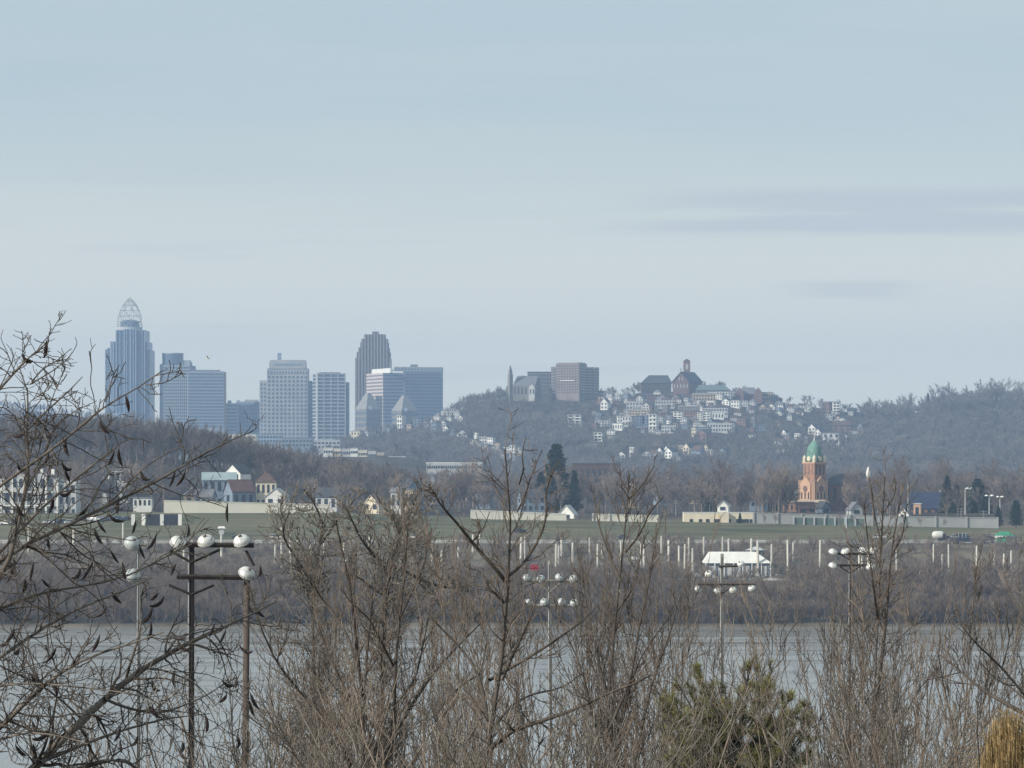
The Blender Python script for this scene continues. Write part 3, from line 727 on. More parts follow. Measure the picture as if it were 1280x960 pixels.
t = roofed('school_building', 'brick gabled school on hill crest right of the chapel', 921, 951, 493, 484, 3475, 'brick', 'roofgrey', 2, 8, hipL=.3, hipR=.3)
for px in (924.5, 948):
    fp = flat(px - 5, px + 5, 3468, 8); mb = MB(t.location); z0 = zof(490.5, 3468); mb.prism(fp, t.location.z - 3, z0); a0 = (fp[0] + fp[1]) / 2
    mb.add([(*fp[0], z0), (*fp[1], z0), (*a0, zof(484.3, 3468)), (*fp[3], z0), (*fp[2], z0), (a0[0], a0[1] + 8, zof(484.3, 3468))], [(0, 1, 2), (0, 2, 5, 3), (1, 4, 5, 2), (3, 5, 4)]); mb.build('gable_bay', 'brick', t)
t = low_block('flat_block', 'tan flat roofed block beside brick gabled school', 952, 966, 491, 3478, 'tan', 3, 5, 14, group=HG)
t = low_block('flat_block', 'dark flat block with balconies at crest, right of school', 966, 972, 494.5, 3474, 'slate', 3, 2, 12, group=HG)
roofed('wide_house', 'low wide dark roofed house on crest right of apartments', 1061, 1071, 513, 509.5, 3480, 'roofgrey', 'slate', 1, 3)
# ------------------------------------------------------------------ houses
def house(name, w, d, h, kind, mw, mr, rows, cols, rise=.45, bal=False, chim=False):
    """prototype: front towards -Y, base centre at the origin"""
    t = thing(name, 'pale house', 'house', (0, 0, 0))
    mb = MB(); mb.box((0, 0, h / 2 - 2), (w, d, h + 4))
    if kind == 'gable_front':
        z1 = h + w * rise
        mb.add([(-w / 2, -d / 2, h), (w / 2, -d / 2, h), (0, -d / 2, z1), (-w / 2, d / 2, h), (w / 2, d / 2, h), (0, d / 2, z1)], [(0, 1, 2), (4, 3, 5)])
    elif kind == 'gable_side':
        z1 = h + d * rise
        mb.add([(-w / 2, -d / 2, h), (-w / 2, d / 2, h), (-w / 2, 0, z1), (w / 2, -d / 2, h), (w / 2, d / 2, h), (w / 2, 0, z1)], [(1, 0, 2), (3, 4, 5)])
    mb.build('wall', mw, t)
    mb = MB()
    if kind == 'gable_front':
        mb.gable(d, w, h, h + w * rise + .25, .35, .25); mb.v = [(-b, a, c) for a, b, c in mb.v]
    elif kind == 'gable_side': mb.gable(w, d, h, h + d * rise + .25, .35, .25)
    elif kind == 'hip':
        o_ = .5; k = min(w, d) * .45
        mb.add([(-w / 2 - o_, -d / 2 - o_, h - .1), (w / 2 + o_, -d / 2 - o_, h - .1), (w / 2 + o_, d / 2 + o_, h - .1), (-w / 2 - o_, d / 2 + o_, h - .1), (-w / 2 + k, 0, h + d * rise), (w / 2 - k, 0, h + d * rise)], [(0, 1, 5, 4), (2, 3, 4, 5), (1, 2, 5), (3, 0, 4), (0, 3, 2, 1)])
    else: mb.box((0, 0, h + .22), (w + .5, d + .5, .4))
    rf = mb.build('roof', mr, t)
    if chim:
        c = MB(); c.box((w * .22, d * .1, h + d * .3 + .8), (.8, .8, 2.6)); c.build('chimney', 'brick', rf)
    for r in range(rows):
        for c in range(cols):
            fh = h / rows
            piece('window', t, (-w / 2 + w / cols * (c + .5), -d / 2 - .02, fh * (r + .55)), (w / cols * .48, .16, fh * .55), 0, 'glassdark')
    if cols > 1:
        for r in range(rows): piece('window', t, (-w / 2 - .02, 0, h / rows * (r + .55)), (.16, d * .3, h / rows * .5), 0, 'glassdark')
    if bal:
        for r in range(1, rows + 1): piece('balcony', t, (0, -d / 2 - .7, h / rows * r - .1), (w * .96, 1.4, .3), 0, mw)
    return t
PROTO = {}
def proto(k):
    if k in PROTO: return PROTO[k]
    kind, mw = k; mr = {'flat': 'roofgrey', 'gable_front': 'slate', 'gable_side': 'roofbrown', 'hip': 'roofgrey', 'tall': 'roofgrey', 'white_roof': 'rooflight'}[kind]
    if kind == 'flat': p = house('hillside_house', 10, 9, 7, 'flat', mw, mr, 2, 3)
    elif kind == 'white_roof': p = house('hillside_house', 14, 9, 5.5, 'flat', mw, mr, 1, 4)
    elif kind == 'tall': p = house('hillside_house', 9, 9, 14, 'flat', mw, mr, 4, 2, bal=True)
    elif kind == 'gable_front': p = house('hillside_house', 8, 11, 6.5, 'gable_front', mw, mr, 2, 2)
    elif kind == 'gable_side': p = house('hillside_house', 11, 8, 6, 'gable_side', mw, mr, 2, 3, chim=True)
    else: p = house('hillside_house', 11, 9, 6.5, 'hip', mw, mr, 2, 3)
    PROTO[k] = [p, False]; return PROTO[k]
PW = {'flat': (10, 7), 'white_roof': (14, 6), 'tall': (9, 14), 'gable_front': (8, 9.5), 'gable_side': (11, 8.5), 'hip': (11, 8)}
COLN = {'white': 'white', 'cream': 'cream', 'palegrey': 'pale grey', 'bluegrey': 'blue grey', 'brick': 'red brick', 'tan': 'tan', 'stone': 'stone coloured'}
KN = {'flat': 'flat roofed house', 'white_roof': 'light roofed long house', 'tall': 'tall balconied house', 'gable_front': 'gable fronted house', 'gable_side': 'brown roofed house', 'hip': 'hip roofed house'}
def zone(px, py):
    if px < 535: return 'below the pyramid towers'
    if px < 578: return 'at foot of the wooded bluff'
    if px < 660: return 'on the slope below the stone church'
    if px < 735: return 'in the woods below the brown apartments'
    if px < 800: return ('just right of the brown apartments' if py < 512 else 'on the slope right of the bluff')
    if px < 900: return ('just below the hilltop chapel' if py < 512 else 'low on the slope below the chapel' if py > 548 else 'midway down below the chapel')
    if px < 985: return ('near the hilltop school' if py < 515 else 'low on the slope below the school')
    return 'behind the green church dome' if py > 522 else 'on the crest above the green dome'
def place_house(px, py, wpx, hpx, kind, mw, yaw=None):
    """px,py: middle of the foot of the house in the photo"""
    x, y, z = hit(px, py)
    ent = proto((kind, mw)); p, used = ent
    w0, h0 = PW[kind]; s = y / F
    sc = (wpx * s / w0, wpx * s / w0, hpx * s / h0)
    yaw = random.uniform(-.75, .1) if yaw is None else yaw
    if used: o = dup(p, (x, y, z), yaw, sc)
    else:
        ent[1] = True; o = p; o.location = (x, y, z); o.rotation_euler = (0, 0, yaw); o.scale = sc
    o['group'] = 'houses on the hillside'
    later(o, '%s %s %s' % (COLN[mw], KN[kind], zone(px, py)), px)
HILL = """447 524 13 12 flat cream;459 526 8 9 flat palegrey;470 524 8 7 gable_front palegrey;502 534 8 22 tall white;523 536 10 14 tall bluegrey;512 526 9 8 flat tan;487 527 9 8 flat bluegrey;533 528 9 7 gable_front palegrey;
548 517 10 9 hip white;541 519 5 7 gable_front white;558 521 10 9 flat white;545 545 9 17 tall bluegrey;556 534 8 8 gable_front palegrey;566 519 9 8 flat palegrey;563 529 8 7 flat white;573 522 8 7 flat palegrey;576 526 7 6 gable_front white;
577 549 12 11 gable_front white;568 543 8 7 gable_front bluegrey;559 541 7 8 gable_front white;592 557 9 7 flat cream;596 548 5 7 tall white;604 555 9 9 flat white;614 556 8 9 flat white;610 563 9 7 gable_front tan;582 556 7 5 hip white;600 561 7 6 flat palegrey;
619 566 8 7 flat white;627 569 8 8 gable_front tan;634 566 9 7 flat white;641 567 7 10 flat white;632 574 9 6 gable_front white;641 576 7 9 tall palegrey;648 563 6 4 flat white;652 570 7 6 flat palegrey;623 559 7 5 flat tan;
719 533 17 14 tall white;744 490 9 7 flat palegrey;752 491 10 7 flat white;735 494 10 5 flat tan;757 512 9 13 gable_front white;763 504 8 9 flat white;770 509 9 8 flat brick;777 497 11 6 white_roof white;788 496 10 8 hip white;742 497 8 5 flat tan;
797 510 8 7 flat palegrey;807 513 8 9 gable_front white;796 515 9 6 flat palegrey;802 503 9 8 gable_front palegrey;776 528 9 8 flat white;787 533 14 12 flat palegrey;773 538 13 9 white_roof white;799 534 8 14 tall bluegrey;808 534 7 14 tall bluegrey;817 538 10 20 tall white;
828 532 7 11 tall palegrey;823 544 9 5 hip white;836 528 7 9 tall palegrey;848 527 11 12 tall white;843 536 8 7 flat tan;856 530 8 8 flat palegrey;849 501 9 6 white_roof white;847 505 9 5 flat white;838 500 8 5 gable_side palegrey;828 503 10 6 hip palegrey;
819 500 9 6 gable_side tan;812 498 8 6 flat brick;749 556 11 15 tall white;764 543 10 6 hip white;764 550 8 5 flat white;777 576 10 11 gable_front white;790 571 6 12 flat white;772 587 8 7 gable_front brick;
808 573 10 9 gable_front palegrey;817 573 9 9 gable_side white;826 572 7 12 gable_front white;833 570 6 12 gable_front white;840 573 11 12 gable_front white;847 578 9 6 flat white;853 566 8 9 flat tan;861 568 9 13 gable_front cream;873 571 13 12 gable_side bluegrey;882 566 6 10 gable_front cream;889 569 9 6 hip cream;906 571 12 10 gable_front bluegrey;
889 507 11 6 white_roof white;880 505 8 5 flat white;877 517 3 8 flat white;876 526 7 10 tall white;884 526 10 12 tall white;897 524 15 8 white_roof white;907 520 7 6 flat white;870 536 7 7 flat white;881 552 14 14 gable_front brick;868 546 6 11 flat cream;891 540 5 8 flat white;900 537 9 6 flat palegrey;911 537 5 8 gable_front white;929 532 13 7 flat brick;893 534 8 6 flat bluegrey;
900 499 9 6 flat white;910 506 10 7 gable_front white;920 510 11 9 flat white;931 508 9 7 flat palegrey;941 507 8 6 hip palegrey;938 515 8 6 flat bluegrey;957 512 7 6 hip white;966 512 8 6 gable_front white;975 511 8 6 hip white;983 510 7 6 flat white;959 516 6 5 flat white;992 511 9 5 hip palegrey;1003 510 10 5 gable_side palegrey;1011 513 8 7 flat palegrey;
1035 515 11 12 flat brick;1045 517 9 14 tall white;1036 525 9 7 flat palegrey;1066 517 9 5 hip white;1052 539 22 11 gable_side brick;1042 556 22 14 flat palegrey;1056 551 9 9 gable_front white;1036 549 9 7 gable_front tan;1068 545 7 6 flat palegrey;982 546 6 8 gable_front white;974 555 14 6 gable_side palegrey;987 556 9 6 gable_side palegrey;977 567 13 5 flat white;1009 565 9 6 flat tan;
1019 543 11 12 gable_front white;1026 547 9 10 gable_front white;1015 539 7 7 hip white;1052 564 8 5 flat palegrey;1099 526 14 5 white_roof white;1105 523 6 4 gable_front palegrey;1040 520 8 6 gable_front palegrey"""
for e in HILL.replace('\n', '').split(';'):
    a = e.split(); place_house(float(a[0]), float(a[1]), float(a[2]), float(a[3]), a[4], a[5])
rh = random.Random(5)
for i in range(112):
    px = rh.uniform(740, 1010); py = rh.uniform(495, 546)
    if py > 542 - max(0, 800 - px) * .1 or (px > 945 and py > 528): continue
    place_house(px, py, rh.uniform(5, 9), rh.uniform(4, 7.5), rh.choice(['flat', 'gable_front', 'gable_side', 'hip']), rh.choice(['bluegrey', 'tan', 'palegrey', 'palegrey', 'white', 'stone', 'bluegrey', 'brick']))
for i in range(30):
    px = rh.uniform(930, 1080); py = rh.uniform(508, 560)
    place_house(px, py, rh.uniform(5, 9), rh.uniform(4, 7.5), rh.choice(['flat', 'gable_front', 'gable_side', 'hip']), rh.choice(['palegrey', 'white', 'tan', 'stone']))

for i in range(18):
    px = rh.uniform(752, 960); py = rh.uniform(497, 544); x, y, z = hit(px, py); wd = rh.uniform(17, 32); hh = rh.choice([5.5, 6.5, 8]); m = rh.choice(['palegrey', 'bluegrey', 'tan', 'stone', 'brick', 'palegrey'])
    t = thing('row_house', 'x', 'row house', (x, y, z), 'terraced rows along the hill streets', rh.uniform(-.35, .05)); mb = MB(); mb.box((0, 0, hh / 2 - 2), (wd * y / F, 9, hh + 4)); mb.build('wall', m, t)
    mb = MB(); mb.box((0, 0, hh + .2), (wd * y / F + .6, 9.6, .45)); mb.build('roof', rh.choice(['rooflight', 'roofgrey', 'slate']), t)
    nw = int(wd / 3.4)
    for r in range(2):
        for c in range(nw): piece('window', t, (0, 0, 0), (1.5, .2, hh * .24), 0, 'glassdark').location = ((c + .5 - nw / 2) * wd * y / F / nw, -4.52, hh * (.26 + .46 * r))
    later(t, '%s terraced row %s' % (COLN[m], zone(px, py)), px)
# ------------------------------------------------------------------ town behind the levee
TG = 'houses of the riverside town'
def town_house(label, px, pyb, pyt, wpx, Y, kind, mw, mr, rows, cols, yaw=0, rise=.4, cat='house', name='town_house', chim=False, bal=False, d=None):
    s = Y / F; w = wpx * s
    zt = zof(pyt, Y); zb = min(zof(pyb, Y), gz(P(px, 0, Y)[0], Y) + 1.5)
    d = d or w * .9
    roof_h = (w if kind == 'gable_front' else d) * rise if kind != 'flat' else .4
    h = max(2.4, zt - zb - roof_h)
    t = house(name, w, d, h, kind, mw, mr, rows, cols, rise, bal, chim)
    t.location = (P(px, 0, Y)[0], Y, zb); t.rotation_euler = (0, 0, yaw)
    props(t, label, cat, TG); return t
town_house('white house with dark roof, its gable to the river, topmost of the cluster', 297, 606, 580.5, 25, 1350, 'gable_front', 'white', 'slate', 2, 2, -.55)
town_house('wide house with pale teal roof and bluish wall', 274, 618, 591, 42, 1300, 'gable_side', 'bluegrey', 'rooffteal', 2, 5, .1, .3, d=8)
town_house('low house with reddish brown roof in front of teal roof', 299, 626, 600, 30, 1290, 'gable_side', 'bluegrey', 'roofred', 1, 3, .5, .5, d=8)
town_house('cream house with brown hipped roof and row of windows', 333, 624, 591, 25, 1295, 'hip', 'cream', 'roofbrown', 2, 4, 0, .5)
town_house('low white gabled house at the end of cream floodwall', 347, 627, 611, 25, 1275, 'gable_front', 'white', 'palegrey', 1, 2, -.2, .35)
town_house('small grey gabled house left of the teal roofed house', 240, 627, 610, 19, 1285, 'gable_front', 'tan', 'roofgrey', 1, 2, .2, .4)
town_house('grey house with dark roof between teal roof and cream wall', 257, 628, 612, 22, 1275, 'gable_side', 'bluegrey', 'roofgrey', 1, 3, -.2)
town_house('long pale grey flat building in trees left of town cluster', 146, 606, 586.5, 36, 1330, 'flat', 'palegrey', 'roofgrey', 2, 6, 0, cat='building')
town_house('small white gabled house beside long pale grey flat building', 134, 604, 589, 9, 1325, 'gable_front', 'white', 'slate', 1, 2, -.3)
town_house('low white garage on top of levee at end of cream floodwall', 179, 631, 621.5, 23, 1236, 'flat', 'white', 'roofgrey', 1, 4, 0, cat='garage')
town_house('small white house among trees, gable facing left', 470, 629, 618, 25, 1285, 'gable_front', 'cream', 'slate', 1, 2, -.6)
town_house('dark house with steep dark roof among trees', 515, 624, 598, 22, 1320, 'gable_front', 'bluegrey', 'slate', 2, 2, .5, .6)
town_house('pale house behind bare trees, middle of the town', 497, 624, 609, 14, 1300, 'gable_side', 'palegrey', 'roofgrey', 1, 2, -.3)
town_house('pale tan small house behind bare trees left of dark pine', 512, 626, 611, 12, 1290, 'flat', 'tan', 'roofgrey', 1, 2, -.3)
town_house('small dark roofed house right of cream floodwall', 412, 628, 610, 28, 1300, 'gable_side', 'palegrey', 'slate', 1, 3, -.3)
town_house('bluish house in shade under dark pine', 664, 638, 612, 30, 1290, 'gable_side', 'bluegrey', 'slate', 2, 4, .2, .35)
town_house('white gabled house at the levee right of dark pine', 710, 650, 632, 20, 1250, 'gable_front', 'white', 'palegrey', 1, 1, -.3, .5)
town_house('long brown low building with flat roof in the trees', 745, 594, 579, 60, 1800, 'flat', 'roofbrown', 'slate', 1, 8, 0, cat='building')
town_house('small white shed roof at the wall left of brick church', 905, 640, 630, 14, 1290, 'gable_front', 'white', 'palegrey', 1, 1, -.3, .4)
town_house('white gabled house left of brick building with blue roof', 1130, 650, 636, 14, 1260, 'gable_front', 'white', 'roofgrey', 1, 1, -.3, .5)
town_house('small pale house right of the brick church', 1068, 644, 631, 16, 1290, 'gable_front', 'palegrey', 'roofgrey', 1, 1, .3, .5)
town_house('brick hall with long dark blue roof beside conifers', 1157, 650, 616, 36, 1330, 'gable_side', 'brick', 'navy', 1, 4, -.12, .55, cat='building')
town_house('white porch fronted brick annex left of conifers', 1147, 651, 629, 9, 1290, 'flat', 'orangelight', 'palegrey', 1, 1, -.3, cat='building')
town_house('small white house high among pink brown trees near masts', 1258, 612, 603, 8, 2300, 'gable_front', 'white', 'slate', 1, 1, -.4)
for i, (px, py) in enumerate([(1252, 606), (1270, 607), (1275, 606), (1242, 604), (1264, 611), (1235, 612)]):
    t = town_house('x', px, py + 5, py - 3, 4, 2300, 'gable_front', 'white', 'roofgrey', 1, 1, -.4); later(t, 'tiny white house in the pinkish trees above the light masts', px)
for i, (px, py, wd, m) in enumerate([(395, 596, 16, 'tan'), (432, 600, 18, 'bluegrey'), (540, 596, 18, 'palegrey'), (575, 600, 20, 'tan'), (606, 608, 18, 'bluegrey'), (790, 604, 20, 'tan'), (828, 612, 18, 'bluegrey'), (872, 602, 22, 'tan'), (948, 610, 22, 'bluegrey'), (985, 620, 16, 'palegrey'), (1090, 620, 20, 'tan'), (1105, 634, 16, 'bluegrey'), (205, 600, 22, 'tan'), (1235, 640, 20, 'tan'), (1262, 640, 22, 'palegrey')]):
    t = town_house('x', px, py + 14, py, wd, 1420 + (i % 4) * 60, ('gable_front', 'gable_side', 'hip')[i % 3], m, ('slate', 'roofbrown', 'roofgrey')[i % 3], 2, 3, random.uniform(-.5, .5))
    later(t, '%s house half hidden in bare town trees' % COLN[m], px)

# white arched apartments at the left edge
Y = 1215; p = P(40, 0, Y); zb = 26.3
t = thing('apartment_house', 'white three storey apartment house with arched windows and dark red roof', 'building', (p[0], Y, zb), TG)
zt = zof(596.5, Y); fp = flat(-40, 73, Y, 14); mb = MB(t.location); mb.prism(fp, zb - 4, zt); mb.prism(flat(22, 34, Y - 1.2, 4), zb - 4, zt + 1.2); mb.prism(flat(47, 59, Y - 1.2, 4), zb - 4, zt + 1.2); mb.build('wall', 'palegrey', t)
f2 = flat(73, 95, Y + 1, 12); mb = MB(t.location); mb.prism(f2, zb - 4, zof(601, Y)); mb.build('side_wing', 'palegrey', t)
mb = MB(t.location); q = flat(-42, 74, Y - .5, 15); mb.prism(q, zt, zof(585, Y), shrink(q, .86)); rf = mb.build('roof', 'roofdark', t)
for px in (24, 52, 66): mb = MB(t.location); q = flat(px - 2, px + 2, Y - .2, 4); mb.prism(q, zt + .8, zt + 2.9); mb.build('dormer', 'white', rf)
for px in list(range(-36, 72, 9)):
    for py, hh in ((604, 3.1), (622, 3.1), (639, 2.6)):
        mb = MB(t.location); x = P(px, 0, Y)[0]; yy_ = Y - (1.25 if (22 < px < 34 or 47 < px < 59) else .05); z = zof(py + 5, Y); r = .75
        pts = [(x - r, z)] + [(x + r, z)] + [(x + r * math.cos(a), z + hh - r + r * math.sin(a)) for a in np.linspace(0, math.pi, 7)]
        n = len(pts); mb.add([(a, yy_, b) for a, b in pts] + [(a, yy_ - .08, b) for a, b in pts], [tuple(range(n, 2 * n))] + [(i, (i + 1) % n, n + (i + 1) % n, n + i) for i in range(n)])
        mb.build('window', 'glassdark', t)
for i, py in enumerate((615, 632)): piece('balcony', t, (P(16, 0, Y)[0], Y - .6, zof(py, Y)), (29, 1.3, .35), 0, 'white')
for i in range(6): piece('pillar', t, (P(2 + i * 14, 0, Y)[0], Y - 1.1, (zb + zt) / 2 - 1), (.5, .5, zt - zb + 1), 0, 'white')
wn_ = Wins(t); wn_.face(f2[0], f2[1], zb, zof(603, Y), 3, 3, .5, .55, .16); wn_.done()

# ------------------------------------------------------------------ brick church with green dome
Y = 1400; p = P(1016, 0, Y); zb = gz(p[0], Y) - .5
t = thing('brick_church', 'orange brick church with green copper dome on its tower', 'church', (p[0], Y, zb))
a45 = R(40)
def ctr(px, Yc, hw): 
    c = np.array((P(px, 0, Yc)[0], Yc)); ca, sa = math.cos(a45), math.sin(a45)
    return [c + np.array((ca * u - sa * v, sa * u + ca * v)) * hw for u, v in ((-1, -1), (1, -1), (1, 1), (-1, 1))]
sx = Y / F
Yc = Y + 5; b0 = ctr(1016.5, Yc, 3.75); mb = MB(t.location); mb.prism(b0, zb - 2, zof(600, Y)); mb.build('tower_base', 'orangebrick', t)
n = 8; oct_ = lambda r, px=1018, Yq=Yc: [np.array((P(px, 0, Yq)[0] + r * math.cos(R(22.5 + 45 * k) + a45), Yq + r * math.sin(R(22.5 + 45 * k) + a45))) for k in range(8)]
tb = ctr(1018, Yc, 3.25); mb = MB(t.location); mb.prism(tb, zof(601, Y), zof(578.5, Y)); bel = mb.build('belfry', 'orangebrick', t)
mb = MB(t.location); mb.prism(ctr(1018, Yc, 3.6), zof(579.6, Y), zof(577.6, Y)); mb.build('cornice', 'orangelight', bel)
wn_ = Wins(t, 'glassdark', 'belfry_opening'); wn_.face(tb[0], tb[1], zof(594, Y), zof(581, Y), 3, 1, .38, .9, .2); wn_.face(tb[3], tb[0], zof(594, Y), zof(581, Y), 3, 1, .3, .9, .2, m='brick'); wn_.done()
# gabled aedicules on the two faces
for (A, B, nm) in ((b0[3], b0[0], 0), (b0[0], b0[1], 1)):
    d = (B - A) / np.linalg.norm(B - A); nn = np.array((d[1], -d[0])); m0 = (A + B) / 2; hw = 2.9
    ps = [m0 - d * hw + nn * .9, m0 + d * hw + nn * .9, m0 + d * hw, m0 - d * hw]; z0 = zof(604.5, Y); z1 = zof(595.5, Y)
    mb = MB(t.location); mb.prism(ps, zb - 2, z0); c0 = (ps[0] + ps[1]) / 2; c1 = (ps[2] + ps[3]) / 2
    mb.add([(*ps[0], z0), (*ps[1], z0), (*c0, z1), (*ps[3], z0), (*ps[2], z0), (*c1, z1)], [(0, 1, 2), (4, 3, 5), (0, 2, 5, 3), (1, 4, 5, 2)]); gbl = mb.build('gabled_bay', 'orangelight', t)
    q = ps[0] * .5 + ps[1] * .5 + nn * .05; mb = MB(t.location); mt = Matrix.Rotation(math.atan2(d[1], d[0]), 3, 'Z') @ Matrix.Rotation(R(90), 3, 'X')
    mb.lathe([(1.25, -.1), (1.25, .12)], 16, (q[0], q[1], zof(611, Y)), mt); mb.build('rose_window', 'brick', gbl)
    wn_ = Wins(t, 'glassdark', 'tower_window'); wn_.face(ps[0], ps[1], zof(624, Y), zof(615, Y), 3, 1, .35, .9, .12); wn_.done()
for v in b0[:2] + [b0[3]]:
    pr = [v + np.array(q) for q in ((-.7, -.7), (.7, -.7), (.7, .7), (-.7, .7))]; mb = MB(t.location); mb.prism(pr, zb - 2, zof(601, Y)); mb.prism(shrink(pr, 1.2), zof(601, Y), zof(600, Y)); mb.build('corner_pier', 'orangelight', t)
dx, dyc = P(1018, 0, Yc)[0], Yc
mb = MB(t.location); z0 = zof(577.6, Y); k = sx
mb.lathe([(3.3, z0), (3.15, z0 + 1.4 * k * 3), (3.25, zof(570, Y)), (3.2, zof(566, Y)), (2.9, zof(561.5, Y)), (2.35, zof(557, Y)), (1.5, zof(553.5, Y)), (.55, zof(551.2, Y))], 20, (dx, dyc, 0)); dm = mb.build('dome', 'copper', t, smooth=True)
for kk in range(4):
    an = R(45) + a45 + R(90) * kk + R(90); mb = MB(t.location); mb.lathe([(.8, zof(577.6, Y)), (.75, zof(572, Y)), (.1, zof(568.5, Y))], 8, (dx + 4.0 * math.cos(an), dyc + 4.0 * math.sin(an), 0)); mb.build('pinnacle', 'cream', dm)
for kk in range(4):
    an = a45 + R(90) * kk + R(180); mb = MB(t.location); mb.lathe([(1.0, -.25), (1.0, .25)], 12, (dx + 3.2 * math.cos(an), dyc + 3.2 * math.sin(an), zof(573.5, Y)), Matrix.Rotation(an, 3, 'Z') @ Matrix.Rotation(R(90), 3, 'Y')); mb.build('dormer', 'cream', dm)
mb = MB(t.location); mb.lathe([(.5, zof(551.5, Y)), (.35, zof(549, Y)), (.12, zof(545, Y)), (.06, zof(539, Y))], 8, (dx, dyc, 0)); mb.box((dx, dyc, zof(541, Y)), (1.1, .2, .2)); mb.build('finial', 'palegrey', dm)
# nave behind and low front range
nv = flat(1024, 1086, Y + 9, 15); mb = MB(t.location); ze = zof(605, Y + 9); zr = zof(593, Y + 9); mb.prism(nv, zb - 2, ze)
mb.add([(*nv[0], ze), (*nv[3], ze), (nv[0][0], Y + 16.5, zr), (*nv[1], ze), (*nv[2], ze), (nv[1][0], Y + 16.5, zr)], [(1, 0, 2), (3, 4, 5)]); mb.build('nave', 'brick', t)
mb = MB(t.location); mb.add([(nv[0][0], Y + 8.4, ze - .3), (nv[1][0] + .5, Y + 8.4, ze - .3), (nv[1][0] + .5, Y + 16.5, zr + .3), (nv[0][0], Y + 16.5, zr + .3), (nv[0][0], Y + 24.6, ze - .3), (nv[1][0] + .5, Y + 24.6, ze - .3)], [(0, 1, 2, 3), (3, 2, 5, 4)]); mb.build('roof', 'slate', t)
wn_ = Wins(t, 'glassdark', 'nave_window'); wn_.face(nv[0], nv[1], zof(628, Y), zof(608, Y), 8, 1, .35, .8, .2); wn_.done()
fr = flat(980, 1036, Y - 8, 8); mb = MB(t.location); mb.prism(fr, zb - 2, zof(628, Y - 8)); mb.build('front_range', 'orangebrick', t)
mb = MB(t.location); q = flat(979, 1037, Y - 8.5, 9); mb.prism(q, zof(628, Y - 8), zof(625, Y - 8), shrink(q, .8)); mb.build('front_range_roof', 'tan', t)
wn_ = Wins(t, 'glassdark', 'front_window'); wn_.face(fr[0], fr[1], zof(638, Y - 8), zof(630, Y - 8), 9, 1, .4, .7, .15); wn_.done()
pp = P(1085.5, 0, Y + 12); mb = MB(t.location); mb.lathe([(1.1, zof(603, Y)), (1.0, zof(598, Y)), (.8, zof(597, Y))], 10, (pp[0], Y + 12, 0)); tu = mb.build('end_turret', 'brick', t)
mb = MB(t.location); mb.lathe([(.75, zof(597.2, Y)), (1.05, zof(594, Y)), (.95, zof(590, Y)), (.6, zof(586.5, Y)), (.45, zof(585, Y)), (.1, zof(583.5, Y))], 10, (pp[0], Y + 12, 0)); mb.build('white_cap', 'white', tu, smooth=True)
town_house('white roofed small house at the church tower foot', 988, 630, 613.5, 16, 1415, 'gable_side', 'bluegrey', 'rooflight', 1, 2, .2, .4, d=6)
town_house('dark roofed house before the church front range', 1029, 643, 627, 14, 1330, 'gable_front', 'bluegrey', 'slate', 1, 1, .6, .5)
town_house('red roofed low house before the church front range', 1007, 642, 633, 20, 1335, 'gable_side', 'brick', 'roofred', 1, 2, .2, .4, d=5)

# ------------------------------------------------------------------ walls on the levee
def wall_run(name, label, x0, x1, py0, py1, pyb, Y, m, th=.6, cat='wall', posts=0, mp='palegrey', cap=True):
    a = P(x0, 0, Y); b_ = P(x1, 0, Y); t = thing(name, label, cat, ((a[0] + b_[0]) / 2, Y, zof(pyb, Y)))
    mb = MB(t.location); zb = zof(pyb, Y) - 1.2
    vs = [(a[0], Y, zb), (b_[0], Y, zb), (b_[0], Y + th, zb), (a[0], Y + th, zb), (a[0], Y, zof(py0, Y)), (b_[0], Y, zof(py1, Y)), (b_[0], Y + th, zof(py1, Y)), (a[0], Y + th, zof(py0, Y))]
    mb.add(vs, [(0, 3, 2, 1), (4, 5, 6, 7), (0, 1, 5, 4), (1, 2, 6, 5), (2, 3, 7, 6), (3, 0, 4, 7)]); mb.build('panel', m, t)
    if cap:
        mb = MB(t.location); vs = [(a[0], Y - .15, zof(py0, Y)), (b_[0], Y - .15, zof(py1, Y)), (b_[0], Y + th + .15, zof(py1, Y)), (a[0], Y + th + .15, zof(py0, Y))]
        mb.add(vs + [(q[0], q[1], q[2] + .25) for q in vs], [(0, 3, 2, 1), (4, 5, 6, 7), (0, 1, 5, 4), (1, 2, 6, 5), (2, 3, 7, 6), (3, 0, 4, 7)]); mb.build('coping', mp, t)
    for i in range(posts):
        x = a[0] + (b_[0] - a[0]) * i / (posts - 1); z1 = zof(py0 + (py1 - py0) * i / (posts - 1), Y) + .45
        piece('pillar', t, (x, Y - .12, (zb + z1) / 2), (.55, .7, z1 - zb), 0, mp)
    return t
wall_run('flood_wall', 'long cream floodwall on the grass levee below the white gabled houses', 205, 412, 626, 631.5, 642, 1216, 'floodwall', posts=0, mp='floodwall')
wall_run('flood_wall', 'cream floodwall on levee left of the dark pine', 588, 708, 638, 643, 650, 1216, 'floodwall', posts=0, mp='white')
wall_run('flood_wall', 'cream floodwall on levee between white gabled house and flat white building', 741, 822, 643, 645, 654, 1217, 'floodwall', posts=5, mp='floodwall')
wall_run('flood_wall', 'pale concrete floodwall before the brick church', 942, 1092, 641.5, 645.5, 661, 1219, 'greywall', posts=6, mp='greywall')
wall_run('fence_screen', 'dark green screen fence standing in front of pale floodwall', 992, 1082, 647, 648.5, 660, 1214, 'greenwall', .12, 'fence', 8, 'steel', False)
wall_run('flood_wall', 'long grey concrete wall left and right of light masts', 1092, 1247, 645.5, 648, 662, 1219, 'greywall', posts=5, mp='greywall')
